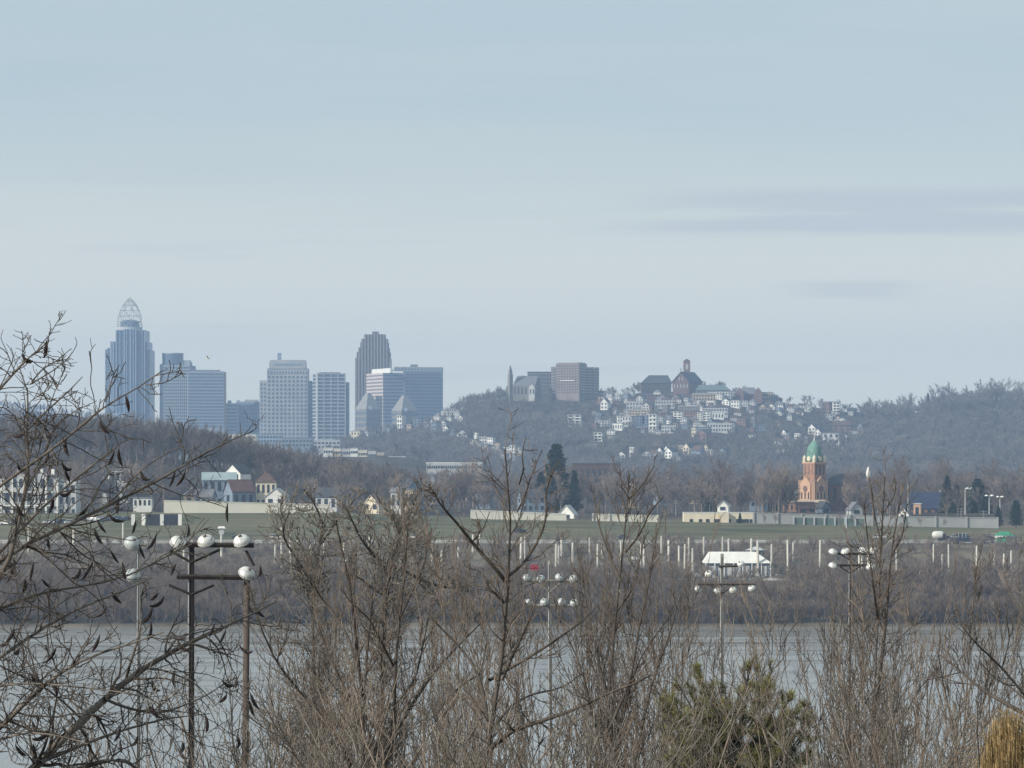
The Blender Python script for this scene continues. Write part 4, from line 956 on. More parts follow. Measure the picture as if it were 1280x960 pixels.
# flat white building
Y = 1228; p = P(903, 0, Y); zb = gz(p[0], Y) - .3
t = thing('flat_building', 'long low white building with dark square windows on the levee', 'building', (p[0], Y, zb), None)
fp = flat(855, 944, Y, 10); mb = MB(t.location); mb.prism(fp, zb - 1, zof(641.5, Y)); mb.prism(flat(900, 911, Y - 1.5, 3), zb - 1, zof(640.8, Y)); mb.build('wall', 'cream', t)
mb = MB(t.location); mb.prism(shrink(fp, 1.01), zof(641.4, Y), zof(640.6, Y)); mb.build('roof', 'rooflight', t)
for px, wd in ((864, 4), (875.5, 4), (884.5, 4.5), (896.3, 8), (911.6, 4.5), (922, 4), (931, 10), (938.6, 3)): piece('window', t, (P(px, 0, Y)[0], Y - (1.6 if 900 < px < 911 else .05), zof(651, Y)), (wd * Y / F, .16, 1.25), 0, 'glassdark')

# ------------------------------------------------------------------ marina pilings
PIL = """344 680 713;352 659 713;363 668 715;405 672 703;462 671 688;540 680 703;552 688 715;591 668 690;600 668 687;651 671 704;656 671 712;695 680 709;698.5 682 706;702 672 696;737 672 702;747 680 710;752.5 682 706;801 677 706;805 677 711;827 670 692;836 675 702;849 682 713;856 680 711;861 672 708;866 685 721;880 671 702;903.5 671 700;911 673 704;939 673 711;947.5 675 721;964.5 680 718;985 675 715;991.5 678 702;1025 675 710;1074 691 722;1077.5 691 722;1085 693 720;1121 687 728;1150 714 736;1167 680 731;1178 693 720;1186 680 715;1221 682 728;1255 692 722;1264 688 724;36 657 679;92 662 684;154 654 684;230 688 702;277 668 696;1243 690 722;716 678 704;776 676 706;573 684 706;430 676 702;388 679 706"""
PM = {}
pm_ = MB(); pm_.lathe([(.38, -2), (.36, 0), (.35, .5), (.32, .96), (.22, 1.0)], 10); PME = None
def pz(px):
    for a, b_, s in ((0, 300, 'beside the car park at left'), (300, 420, 'right of the floodlight rack'), (420, 620, 'behind the grey twigs'), (620, 720, 'by the pinkish red panel'), (720, 815, 'behind the many stemmed tree'), (815, 900, 'left of the pale boat shed'), (900, 952, 'before the pale boat shed'), (952, 1040, 'right of the pale boat shed'), (1040, 1130, 'around the twin armed floodlight pole'), (1130, 2000, "below the parked trailers")):
        if px < b_: return s
for e in PIL.split(';'):
    px, pt, pb = [float(v) for v in e.split()]
    x, y, z = hit(px, pb, 985, 1120, 1.0); hgt = zof(pt, y) - z
    if not PM:
        o = pm_.build('mooring_piling', 'piling', smooth=True); PM['me'] = o.data
    else: o = link('mooring_piling', PM['me'])
    o.location = (x, y, z); o.scale = (1 + random.uniform(-.2, .25), 1, hgt); o.rotation_euler = (random.uniform(-.012, .012), random.uniform(-.012, .012), random.uniform(0, 6))
    props(o, 'x', 'piling', 'white mooring pilings of the marina'); later(o, 'tall white mooring piling ' + pz(px), px)

# ------------------------------------------------------------------ marina sheds, boats, vehicles
x, Y, z = hit(922, 722, 985, 1100, 1.0); Y += 2
t = thing('boat_shed', 'boat shed with pale sloped roof among white pilings', 'shed', (x, Y, z))
q0 = flat(880, 965, Y, 12); top = [np.array(P(v, 0, Y)[:2]) + (0, d) for v, d in ((888, 4), (946, 4), (946, 8), (888, 8))]
mb = MB(t.location); mb.prism(q0, zof(704, Y), zof(690.5, Y), top); mb.build('roof', 'white', t)
mb = MB(t.location); mb.prism(shrink(flat(884, 962, Y + .8, 10), 1), z - 1, zof(704, Y)); mb.build('wall', 'bluegrey', t)
for i in range(8): piece('post', t, (P(882 + i * 11.6, 0, Y)[0], Y + .2, (z + zof(704, Y)) / 2), (.3, .3, zof(704, Y) - z), 0, 'white')
wn_ = Wins(t, 'palegrey', 'bay_door'); wn_.face(q0[0] + (1, .7), q0[1] + (-1, .7), z, zof(706, Y), 7, 1, .6, .8, .3); wn_.done()
x, Yg_, z = hit(945, 700, 985, 1110, 1.0); t = thing('gazebo', 'small gazebo with low pale peaked roof behind boat shed', 'gazebo', (x, Yg_, z))
mb = MB(t.location); mb.lathe([(3.6, zof(687.5, Yg_)), (.1, zof(682.8, Yg_))], 6, (x, Yg_, 0)); mb.build('roof', 'rooflight', t)
for k in range(6): piece('post', t, (x + 3 * math.cos(k * 1.047), Yg_ + 3 * math.sin(k * 1.047), (z + zof(687.5, Yg_)) / 2), (.22, .22, zof(687.5, Yg_) - z), 0, 'bluegrey')
def boat(label, px, pyb, ln, m='white', cabin=True, rz=0):
    x, y, z = hit(px, pyb, 985, 1120, 1.0); t = thing('cabin_cruiser', label, 'boat', (x, y, z), 'boats laid up at the marina', rz)
    l = ln / 2; mb = MB(); pr = [(-l, -.16 * ln), (.45 * l, -.16 * ln), (l, 0), (.45 * l, .16 * ln), (-l, .16 * ln)]
    mb.prism([(a * .86, b_ * .55) for a, b_ in pr], .3, .3 + .16 * ln, pr); mb.build('hull', m, t)
    if cabin:
        mb = MB(); q = [(-.7 * l, -.11 * ln), (.3 * l, -.11 * ln), (.3 * l, .11 * ln), (-.7 * l, .11 * ln)]; mb.prism(q, .3 + .16 * ln, .3 + .3 * ln, [(-.62 * l, -.09 * ln), (.05 * l, -.09 * ln), (.05 * l, .09 * ln), (-.62 * l, .09 * ln)]); c = mb.build('cabin', m, t)
        mb = MB(); mb.box((-.2 * l, 0, .3 + .235 * ln), (.6 * l, .235 * ln, .06 * ln)); mb.build('window_band', 'glassdark', c)
    return t
for i, (px, py, ln) in enumerate([(872, 722, 3.0), (892, 724, 3.4), (901, 720, 2.6), (909, 726, 3.0), (926, 722, 3.4), (933, 727, 2.4), (951, 723, 3.2), (958, 717, 2.6), (880, 730, 2.4), (965, 727, 2.8), (973, 721, 2.6)]):
    t = boat('x', px, py, ln, ('white', 'palegrey', 'white', 'bluegrey')[i % 4], i % 3 != 1, random.uniform(-1.5, 1.5)); later(t, ('white', 'pale grey', 'white', 'blue grey')[i % 4] + (' cabin boat' if i % 3 != 1 else ' open boat') + ' in the jumble before boat shed', px)
boat('white cabin cruiser laid up in front of boat shed, right end', 941, 718, 4.6, rz=.3)
boat('white cabin cruiser laid up in front of boat shed, middle', 917, 717, 6.0, rz=-.2)
boat('small white boat at left front corner of boat shed', 884, 718, 3.4, rz=1.2)
boat('small white boat lying beyond brown brush left of shed', 794, 701, 3.2, rz=0)
boat('small white boat on the bank behind grey twigs', 567, 717, 3.0, rz=.4)
boat('white boat on the bank below the rail of pilings', 760, 720, 3.2, rz=-.3)
def wheels(t, xs, r, wd, y):
    for xw in xs:
        for s in (-1, 1):
            mb = MB(); mb.lathe([(r, -.12), (r, .12)], 12, (xw, s * y, r), Matrix.Rotation(R(90), 3, 'X')); mb.build('wheel', 'black', t)
def car(label, px, pyb, m, rz=0, a=1115, b_=1160, suv=False):
    x, y, z = hit(px, pyb, a, 1212 if pyb < 660 else b_, 1.0); t = thing('parked_car', label, 'car', (x, y, z), 'cars parked on the bank', rz)
    mb = MB(); hh = .95 if suv else .8
    mb.prism([(-2.2, -.85), (2.15, -.85), (2.25, -.5), (2.25, .5), (2.15, .85), (-2.2, .85)], .35, hh + .1); mb.build('body', m, t)
    mb = MB(); mb.prism([(-2.1 if suv else -1.6, -.8), (1.1, -.8), (1.1, .8), (-2.1 if suv else -1.6, .8)], hh + .1, hh + .62, [(-1.9 if suv else -1.1, -.66), (.45, -.66), (.45, .66), (-1.9 if suv else -1.1, .66)]); c = mb.build('cabin', 'glassdark', t)
    mb = MB(); mb.prism([(-1.9 if suv else -1.1, -.66), (.45, -.66), (.45, .66), (-1.9 if suv else -1.1, .66)], hh + .62, hh + .7); mb.build('roof', m, c)
    wheels(t, (-1.35, 1.4), .33, .2, .82); return t
for px, py, m, lab, suv in [(100, 651, 'black', 'dark car parked left of the white post pair', 0), (112, 651, 'palegrey', 'silver car parked beside dark car at the levee', 1), (129, 651, 'navy', 'navy car parked middle of the row at the levee', 0), (140, 651, 'bluegrey', 'blue grey car parked in the row at the levee', 0), (150, 651, 'navy', 'dark blue van parked near the screened enclosure', 1), (160, 651, 'black', 'black car parked against the screened enclosure', 0),
        (650, 666, 'black', 'black car alone on levee road below the dark pine', 1), (1220, 677, 'white', 'white car parked right of the navy trailer', 0), (1186, 676, 'black', 'black car parked between white tank and navy trailer', 1), (1210, 668, 'slate', 'dark car behind the navy trailer', 1), (1236, 679, 'palegrey', 'silver car parked before the green canopy', 0), (1275, 680, 'palegrey', 'pale car parked right of the green canopy', 0)]:
    car(lab, px, py, m, random.uniform(-.3, .3), 1100, 1175, suv)
for i, (px, py, m) in enumerate([(8, 656, 'white'), (22, 656, 'black'), (62, 655, 'palegrey'), (78, 655, 'navy'), (88, 655, 'white'), (120, 652, 'palegrey'), (298, 674, 'black'), (345, 674, 'white'), (1195, 668, 'palegrey'), (1203, 667, 'navy'), (1232, 668, 'black'), (1246, 668, 'white'), (1264, 668, 'bluegrey'), (1100, 674, 'palegrey'), (780, 674, 'slate'), (520, 674, 'white')]):
    t = car('x', px, py, m, random.uniform(-.4, .4), 1100, 1175, i % 2); later(t, {'white': 'white', 'black': 'black', 'palegrey': 'silver', 'navy': 'navy blue', 'bluegrey': 'blue grey', 'slate': 'charcoal'}[m] + (' tall' if i % 2 else ' low') + ' car on the bank ' + pz(px), px)
x, y, z = hit(1207, 680, 1100, 1160, 1.0); t = thing('flatbed_trailer', 'long navy blue trailer parked on the bank road', 'trailer', (x, y, z)); mb = MB(); mb.box((0, 0, 1.35), (9.4, 2.4, 1.3)); mb.build('body', 'navy', t); wheels(t, (-3.6, -2.6, 2.9), .45, .2, 1.0)
mb = MB(); mb.box((5.2, 0, .9), (1.6, .2, .2)); mb.build('tow_bar', 'black', t)
for k in range(4): piece('stake', t, (x - 3.5 + k * 1.2, y, z + 2.9), (.12, .12, 1.9), 0, 'palegrey')
x, y, z = hit(1173, 676, 1100, 1160, 1.0); t = thing('tank_trailer', 'white rounded tank trailer at the left of parked vehicles', 'trailer', (x, y, z)); mb = MB()
mb.lathe([(.3, -2.1), (1.1, -1.8), (1.35, -.9), (1.35, 1.0), (1.0, 1.7), (.3, 2.0)], 16, (0, 0, 1.9), Matrix.Rotation(R(90), 3, 'Y') ); mb.build('tank', 'white', t, smooth=True); wheels(t, (.3, 1.1), .42, .2, .9); mb = MB(); mb.box((1.9, -.6, 1.6), (.9, 1.3, 1.7)); mb.build('equipment_box', 'black', t)
x, y, z = hit(1255, 678, 1100, 1160, 1.0); t = thing('canopy_tent', 'green canopy tent over stacked gear on the bank road', 'tent', (x, y, z)); mb = MB(); mb.prism([(-3.2, -2), (3.2, -2), (3.2, 2), (-3.2, 2)], 2.2, 3.5, [(-1.2, -.3), (1.6, -.3), (1.6, .3), (-1.2, .3)]); mb.build('canopy', 'green', t)
for sx_ in (-3, 3):
    for sy in (-1.8, 1.8): piece('pole', t, (x + sx_, y + sy, z + 1.1), (.1, .1, 2.2), 0, 'palegrey')
mb = MB(); mb.prism([(-2.6, -1.6), (2.4, -1.6), (2.4, 1.6), (-2.6, 1.6)], 0.05, 1.7, [(-2, -1), (1.8, -1), (1.8, 1), (-2, 1)]); mb.build('side_sheet', 'green', t)
# screened enclosure
x, y, z = hit(196, 657, 1100, 1210, 1.0); t = thing('fence_enclosure', 'dark screened enclosure with white pillars beside parked cars', 'fence', (x, y, z), None)
for a, c in ((183, 200.5), (205, 222.5)): piece('panel', t, ((P(a, 0, y)[0] + P(c, 0, y)[0]) / 2, y, z + 1.9), ((c - a) * y / F, .25, 3.7), 0, 'black')
for px in (166.5, 179.5, 202.5, 225): piece('pillar', t, (P(px, 0, y)[0], y - .1, z + 1.9), (1.25, .6, 3.9), 0, 'white')
# kiosk roof on road
x, y, z = hit(277, 668, 1100, 1170, 1.0); t = thing('kiosk', 'small kiosk with white cap roof on levee road', 'kiosk', (x, y, z)); mb = MB(); mb.box((0, 0, 1.0), (1.6, 1.6, 2.0)); mb.build('body', 'palegrey', t); mb = MB(); mb.prism([(-1.4, -1.2), (1.4, -1.2), (1.4, 1.2), (-1.4, 1.2)], 2.0, 2.7, [(-.9, -.7), (.9, -.7), (.9, .7), (-.9, .7)]); mb.build('roof', 'white', t)

# light masts and utility poles in the town
def mast(label, px, pb, pt, Y, kind, hw=4):
    p = P(px, 0, Y); zb = zof(pb, Y); zt = zof(pt, Y); t = thing('light_mast' if kind == 'light' else 'utility_pole', label, 'light mast' if kind == 'light' else 'utility pole', (p[0], Y, zb), 'masts and poles behind the grey wall')
    mb = MB(); mb.tube([(0, 0, -4), (0, 0, zt - zb)], [.28, .17], 8); mb.build('pole', 'palegrey' if kind != 'wood' else 'polegrey', t)
    s = Y / F
    if kind == 'light':
        mb = MB(); mb.box((0, 0, zt - zb), (hw * 2 * s, .18, .18)); mb.build('crossarm', 'steel', t)
        for k in (-1, 1):
            mb = MB(); mb.lathe([(.25, 0), (.75, -.35), (.7, -.55)], 10, (k * hw * s * .85, 0, zt - zb + .5)); mb.build('lamp', 'white', t)
    elif kind == 'wood':
        for dz in (.4, 1.3):
            mb = MB(); mb.box((0, -.2, zt - zb - dz), (2.6, .14, .16)); mb.build('crossarm', 'polegrey', t)
    return t
mast('tall pale bare mast rising from grey wall between conifers', 1206.5, 646, 610, 1280, 'plain')
mast('light mast with twin lamps behind tall pale mast', 1212, 640, 611, 1320, 'light', 3)
mast('light mast with twin lamps right of the wide conifer', 1236.5, 641, 620, 1290, 'light', 4)
mast('light mast with twin lamps, one higher, rightmost of masts', 1250, 645, 621.5, 1300, 'light', 3)
mast('utility pole with crossarms in front of grey wall, left one', 1201.5, 660, 634.5, 1222, 'wood')
mast('utility pole with crossarms in front of grey wall, right one', 1229.5, 660, 638, 1222, 'wood')
mast('pale mast standing left of brick hall', 1135, 650, 602, 1300, 'plain')
mast('utility pole with crossarms in trees left of flat white building', 845, 640, 625, 1290, 'wood')
mast('grey mast before dark green screen fence', 1058, 660, 640, 1200, 'plain')
mast('slim mast in trees right of brick hall', 1175, 645, 612, 1340, 'plain')
mast('utility pole in trees among houses left of dark pine', 604, 636, 608, 1290, 'wood')

# gull
p = P(260, 448, 400); t = thing('gull', 'small white gull flying over the ribbon windowed office slab', 'bird', p)
mb = MB(); mb.lathe([(.01, -.22), (.06, -.12), (.08, 0), (.06, .12), (.035, .2), (.01, .26)], 8, mtx=Matrix.Rotation(R(90), 3, 'Y')); mb.build('body', 'white', t, smooth=True)
for s in (-1, 1):
    mb = MB(); mb.prism([(-.08, 0), (.1, 0), (.04, s * .3), (-.12, s * .62), (-.1, s * .3)] if s > 0 else [(-.1, s * .3), (-.12, s * .62), (.04, s * .3), (.1, 0), (-.08, 0)], 0, .015); mb.v = [(a, b_, c + abs(b_) * .55) for a, b_, c in mb.v]; mb.build('wing', 'palegrey', t)
# ------------------------------------------------------------------ floodlight poles
def lamp(parent, c, d, r=.3, m='alu'):
    q = Vector(d).to_track_quat('Z', 'Y').to_matrix()
    mb = MB(parent.location); mb.lathe([(.24 * r, -.1 * r), (.6 * r, .0 * r), (.92 * r, .25 * r), (1.08 * r, .6 * r), (1.08 * r, .8 * r), (.95 * r, .76 * r), (.1 * r, .3 * r)], 18, c, q)
    lp = mb.build('lamp', m, parent, smooth=True)
    mb = MB(parent.location); mb.lathe([(.15 * r, -.42 * r), (.22 * r, -.34 * r), (.24 * r, .06 * r)], 10, c, q); mb.build('socket', 'polegrey', lp)
    mb = MB(parent.location); mb.lathe([(1.04 * r, .6 * r), (1.14 * r, .66 * r), (1.14 * r, .84 * r), (1.04 * r, .84 * r)], 18, c, q); mb.build('rim', 'steel', lp)
    mb = MB(parent.location); mb.tube([(c[0], c[1] - .02, c[2] - .9 * r), (c[0], c[1], c[2] - .2 * r)], .05 * r + .015, 5); mb.build('bracket', 'black', lp)
def flood(label, Y, poles, arms, braces, lamps, m, lr, ma='polewood', aw=.16, lm='alu', tilt=-.6):
    x0 = P(poles[0][0], 0, Y)[0]; zb = gz(x0, Y); t = thing('floodlight_pole', label, 'floodlight pole', (x0, Y, zb), 'wooden floodlight poles on the near bank')
    for px, pt, wpx, mm, lean in poles:
        a = P(px, pt, Y); r = wpx / 2 / F * Y; mb = MB(t.location); mb.tube([(a[0] - lean, Y, zb - 1), (a[0] - lean * .4, Y, (zb + a[2]) / 2), (a[0], Y, a[2])], [r * 1.25, r * 1.1, r * .95], 10); mb.build('pole', mm, t, smooth=True)
    for xa, xb, py, dz in arms:
        a = P(xa, py, Y); b_ = P(xb, py + dz, Y); mb = MB(t.location); l = math.hypot(b_[0] - a[0], b_[2] - a[2]); 
        mb.tube([(a[0], Y - .22, a[2]), (b_[0], Y - .22, b_[2])], aw * .62, 4); mb.build('crossarm', ma, t)
    for xa, ya, xb, yb in braces:
        a = P(xa, ya, Y); b_ = P(xb, yb, Y); mb = MB(t.location); mb.tube([(a[0], Y - .2, a[2]), (b_[0], Y - .16, b_[2])], aw * .33, 4); mb.build('brace', ma, t)
    for px, py, dx in lamps:
        a = P(px, py, Y); lamp(t, (a[0], Y - .3, a[2]), (dx, .62, tilt), lr, lm)
    a = P(poles[0][0], poles[0][1] + 4, Y); r = poles[0][2] / 2 / F * Y; mb = MB(t.location); mb.tube([(a[0] - r * .6 - poles[0][4], Y - r * 1.3, zb), (a[0] - r * .6, Y - r * 1.2, a[2])], .022, 5); mb.build('conduit', 'steel', t)
    return t
flood('dark floodlight rack on two poles with large white lamps, nearest left', 115, [(239, 679, 8.5, 'polewood', .05), (308.5, 722, 8, 'polered', .12)],
      [(219, 318, 680.5, 1), (222, 318, 720.5, 1.5)], [(240, 703, 213, 688), (240, 703, 275, 687), (308, 688, 318, 707), (240, 743, 268, 731), (240, 743, 212, 731)],
      [(226, 673.5, -.45), (257, 671, .15), (301, 671, .25), (312, 712, -.55)], 'polewood', .265, aw=.14, tilt=-.9)
t2 = flood('grey floodlight pole with two lamp rows and pinkish red panel', 190, [(687, 701, 4.5, 'polegrey', -.1)], [(655, 722, 726, 0), (655, 722, 757, 0)], [(687, 740, 672, 727), (687, 740, 702, 727)],
      [(660, 720, -.5), (675, 721, .2), (700, 719, -.2), (715, 721, .4), (662, 751, -.4), (679, 750, .3), (703, 750, -.3), (716, 751, .4)], 'polegrey', .22, 'polegrey', .13, 'lampgrey')
a = P(668, 709, 190); piece('panel', t2, (a[0], 189.7, a[2]), (.42, .08, .3), .2, 'pinkred'); piece('panel_post', t2, (a[0], 189.75, a[2] - .5), (.05, .05, .75), 0, 'polegrey')
flood('weathered floodlight pole with pale arm of small white lamps, middle', 205, [(902.5, 692, 4.4, 'polegrey', .05)], [(872, 944, 730, 0), (898, 926, 708, -1)], [(902, 742, 888, 731), (902, 742, 918, 731)],
      [(874, 735, -.7), (898, 737, -.4), (915, 735, .2), (938, 733, .4), (885, 715, .2), (924, 703, .5)], 'polegrey', .21, 'polered', .12)
flood('slim floodlight pole with lamps stacked on both arms, right', 230, [(1062.5, 684, 3.6, 'polered', .1)], [(1036, 1092, 706.5, 0), (1040, 1090, 692, 0)], [(1062, 716, 1048, 707), (1062, 716, 1077, 707), (1062, 700, 1051, 693)],
      [(1042, 687, -.5), (1055.5, 686, .4), (1042, 704, -.5), (1079, 685, -.4), (1090, 685, .4), (1087, 705, .3)], 'polered', .29, 'polewood', .14, tilt=-1.6)
flood('pale slender floodlight pole behind the locust branches at left', 150, [(174, 676, 4.5, 'polegrey', .1)], [(160, 184, 681, 0), (160, 184, 722, 0)], [], [(168, 675, -.3), (170, 716, -.5)], 'polegrey', .33, 'polegrey', .1, 'lampgrey')

# ------------------------------------------------------------------ bare trees
def far_tree(h, seed, wide=1.0, nsl=1500, wsl=.035, k1=14, twigup=.3):
    rg = np.random.default_rng(seed)
    tr = line([(0, 0, -1), (rg.normal() * .15, rg.normal() * .15, h * .25), (rg.normal() * .4, rg.normal() * .4, h * .55), (rg.normal() * .7, rg.normal() * .7, h * .72)], 8)[None]
    rt = np.linspace(h * .018, .03, 8)[None]
    L1, R1, _ = grow(tr, rt, np.array([k1]), (.42 * wide, .62 * wide), (22, 68), rg, up=.26, wig=.13, t0=.28, n=6, rr=.55, tip=.03, tap=.3)
    A1 = np.concatenate([L1]); 
    L2, R2, _ = grow(L1, R1, 60 / (k1 * h * .4 + 1) * 2.2, (.35, .65), (25, 60), rg, up=twigup, wig=.15, t0=.2, n=4, rr=.55, tip=.022)
    tot = np.linalg.norm(np.diff(L2, axis=1), axis=2).sum() + 1e-6
    L3, R3, _ = grow(L2, R2, nsl / tot, (.3, .75), (20, 60), rg, up=twigup, wig=.2, t0=.1, n=3, rr=.5, tip=.01, lmin=.5, lmax=2.0)
    a = Acc(); a.tubes(tr, rt, 6); trunk = a.mesh('tree_trunk')
    c = Acc(); c.tubes(L1, R1, 3); c.tubes(L2, R2, 3); c.put(*slivers(L3, wsl, rg)); cr = c.mesh('tree_crown')
    return trunk, cr
def plant(name, label, cat, loc, tm, cm, m, rz=0, sc=1, group=None, mt=None):
    t = thing(name, label, cat, loc, group, rz); t.scale = (sc, sc, sc) if not hasattr(sc, '__len__') else sc
    link('trunk', tm, mt or m, t); link('crown', cm, m, t); return t
TT = [far_tree(14, 100 + i, (1.0, 1.15, .85, 1.0, 1.2, .9)[i]) for i in range(6)]
rt_ = random.Random(3)
def tz(px):
    for b_, s in ((90, 'around the white arched apartments'), (200, 'behind the car park at left'), (370, 'around the white gabled houses'), (500, 'right of the cream hip roofed house'), (640, 'left of the dark pine'), (760, 'right of the dark pine'), (880, 'left of the flat white building'), (990, 'behind the flat white building'), (1060, 'around the brick church'), (1150, 'right of the brick church'), (1400, 'among the light masts')):
        if px < b_: return s
KEEP = [(243, 362, 1345), (997, 1060, 1440), (690, 722, 1300), (1138, 1180, 1345)]
n = 0
used = 0
cand = []
for px, Y in [(252, 1262), (263, 1258), (276, 1266), (286, 1260), (303, 1262), (322, 1268), (338, 1260), (356, 1255)]: cand.append((px, Y))
while len(cand) < 172:
    px = rt_.uniform(-40, 1320); Y = rt_.choice([1262, 1275, 1300, 1330, 1360, 1400, 1450, 1500, 1560]) + rt_.uniform(-12, 12)
    if any(a < px < b_ and Y < c for a, b_, c in KEEP): continue
    if any(abs(px - q) < 5 and abs(Y - r_) < 30 for q, r_ in cand): continue
    cand.append((px, Y))
for i, (px, Y) in enumerate(cand):
    x = P(px, 0, Y)[0]; z = gz(x, Y); i6 = rt_.randrange(6)
    topy = rt_.gauss(588, 12) if px > 230 else rt_.gauss(548, 14)
    hgt = min(max(zof(topy, Y) - z, 8), 21)
    if Y < 1290 and 360 < px: hgt = min(hgt, 13)
    if i < 8: hgt = rt_.uniform(4.5, 8)
    sc = hgt / 14
    t = plant('bare_tree', 'x', 'tree', (x, Y, z), *TT[i6], 'twig_brown', rt_.uniform(0, 6.28), (sc * rt_.uniform(.85, 1.2), sc * rt_.uniform(.85, 1.2), sc), 'bare trees of the riverside town')
    later(t, ('tall' if hgt > 16 else 'small' if hgt < 11 else 'mid sized') + ' bare brown tree ' + tz(px), px)
for i in range(26):
    px = rt_.choice([rt_.uniform(395, 600), rt_.uniform(700, 870), rt_.uniform(940, 1290)]); Y = rt_.uniform(1205, 1212); x = P(px, 0, Y)[0]; sc = rt_.uniform(2.6, 5) / 14
    t = plant('bare_tree', 'x', 'tree', (x, Y, gz(x, Y)), *TT[i % 6], 'twig_brown', rt_.uniform(0, 6.28), (sc * 1.3, sc * 1.3, sc), 'bare trees of the riverside town'); later(t, 'shrubby bare tree at floodwall ' + tz(px), px)
# trees on the far bank
BT = [far_tree(9, 200 + i, (1.1, .9, 1.2, .8)[i], 1100, .028, 16, .55) for i in range(4)]
for i in range(95):
    px = rt_.uniform(-30, 1310); Y = rt_.choice([986, 992, 1000, 1010, 1024]) + rt_.uniform(-4, 4)
    x = P(px, 0, Y)[0]; z = gz(x, Y)
    hgt = rt_.uniform(5, 9.5) + (4 if px > 1130 or 340 < px < 430 else 0) - (2.5 if 850 < px < 980 else 0) - (2 if px < 300 else 0)
    sc = hgt / 9
    t = plant('bare_tree', 'x', 'tree', (x, Y, z), *BT[i % 4], 'twig_red', rt_.uniform(0, 6.28), (sc * 1.15, sc * 1.15, sc), 'reddish bare trees along the far bank')
    later(t, ('tall' if hgt > 9 else 'low' if hgt < 6.5 else 'mid height') + ' reddish bare bank tree ' + pz(px), px)

def scatter(name, pts, templ, m, rg, smin, smax):
    """one mass of many trees: templ = list of (V, F list)"""
    V = []; Fs = {3: [], 4: []}; n = 0
    for k in range(len(templ)):
        idx = np.nonzero(rg.integers(0, len(templ), len(pts)) == k)[0] if False else np.arange(k, len(pts), len(templ))
        p = pts[idx]; B = len(p); v0, f0 = templ[k]; nv = len(v0)
        an = rg.uniform(0, 6.28, B); s = rg.uniform(smin, smax, B); ca, sa = np.cos(an), np.sin(an)
        v = np.empty((B, nv, 3)); v[:, :, 0] = (v0[None, :, 0] * ca[:, None] - v0[None, :, 1] * sa[:, None]); v[:, :, 1] = (v0[None, :, 0] * sa[:, None] + v0[None, :, 1] * ca[:, None]); v[:, :, 2] = v0[None, :, 2]
        v = v * s[:, None, None] + p[:, None, :]
        off = n + np.arange(B)[:, None, None] * nv
        for f in f0: Fs[f.shape[1]].append((f[None] + off).reshape(-1, f.shape[1]))
        V.append(v.reshape(-1, 3)); n += B * nv
    fl = [np.concatenate(q) for q in Fs.values() if q]
    o = link(name, mesh_np(name, np.concatenate(V), fl), m); return props(o, kind='stuff')
def mini(h, seed, nsl, wsl, wide=1.0, up=.3, k1=9):
    rg = np.random.default_rng(seed)
    tr = line([(0, 0, -1), (0, 0, h * .3), (rg.normal() * .6, rg.normal() * .6, h * .62)], 5)[None]; rt = np.linspace(h * .018, .05, 5)[None]
    L1, R1, _ = grow(tr, rt, np.array([k1]), (.5 * wide, .75 * wide), (22, 72), rg, up=.26, n=4, t0=.35, tip=.05, tap=.2)
    tot = np.linalg.norm(np.diff(L1, axis=1), axis=2).sum()
    L2, R2, _ = grow(L1, R1, nsl / tot, (.4, .85), (20, 70), rg, up=up, wig=.2, n=3, t0=.15, lmin=.8, lmax=3.2, tap=.3)
    a = Acc(); a.tubes(tr, rt, 3); a.tubes(L1, R1, 3); a.put(*slivers(L2, wsl, rg))
    return np.concatenate(a.v), a.f
rg = np.random.default_rng(11)
# hillside woods
HM = [mini(10, 300 + i, 230, .1, 1.05) for i in range(6)]
pts = []
nn = 9000
px = rg.uniform(330, 1360, nn * 2); Y = rg.uniform(2740, 3560, nn * 2)
x = (px - HX) / F * Y; z = ground(x, Y)
# fewer trees on the built-up middle slope
pyv = HY + (ZC - z) * F / Y
built = (px > 745) & (px < 1075) & (pyv > 492) & (pyv < 552)
keep = rg.random(nn * 2) < np.where(built, .14, .62)
# houses stay open to view
HP = np.array([(o.location.x, o.location.y) for o in bpy.data.objects if o.name.startswith('hillside_house')])
for k in range(len(HP)):
    dx = np.abs(px - (HX + F * HP[k, 0] / HP[k, 1])); dy = HP[k, 1] - Y
    keep &= ~((dx < 6.5) & (dy > -8) & (dy < 52))
lm = [(630, 680, 3395, 3500), (688, 752, 3395, 3500), (838, 884, 3420, 3500), (800, 840, 3440, 3500), (915, 972, 3425, 3500), (870, 914, 3425, 3500)]
for a, b_, c, d in lm: keep &= ~((px > a) & (px < b_) & (Y > c) & (Y < d))
pts = np.stack([x, Y, z], 1)[keep]
pts = pts[pts[:, 2] > 25]
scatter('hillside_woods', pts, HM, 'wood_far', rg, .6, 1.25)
# taller crowns on the right hand ridge
px = rg.uniform(1075, 1330, 130); Y = rg.uniform(3380, 3520, 130); x = (px - HX) / F * Y
pts = np.stack([x, Y, ground(x, Y)], 1); scatter('ridge_woods', pts, [mini(15, 330 + i, 260, .12, 1.1) for i in range(4)], 'wood_far', rg, .75, 1.75)
# woods between town and hill, and the mass of town trees
px = rg.uniform(-60, 1350, 2600); Y = 1300 + 1450 * rg.random(2600) ** 1.2; x = (px - HX) / F * Y; z = ground(x, Y)
kp = np.ones(len(px), bool)
for a, b_, c in KEEP: kp &= ~((px > a) & (px < b_) & (Y < c + 15))
kp &= ~((px > 395) & (px < 610) & (Y > 2250) & (Y < 2510))
pts = np.stack([x, Y, z], 1)[kp]
scatter('town_woods', pts, [mini(11.5, 360 + i, 420, .06, 1.05) for i in range(5)], 'twig_mass', rg, .65, 1.25)
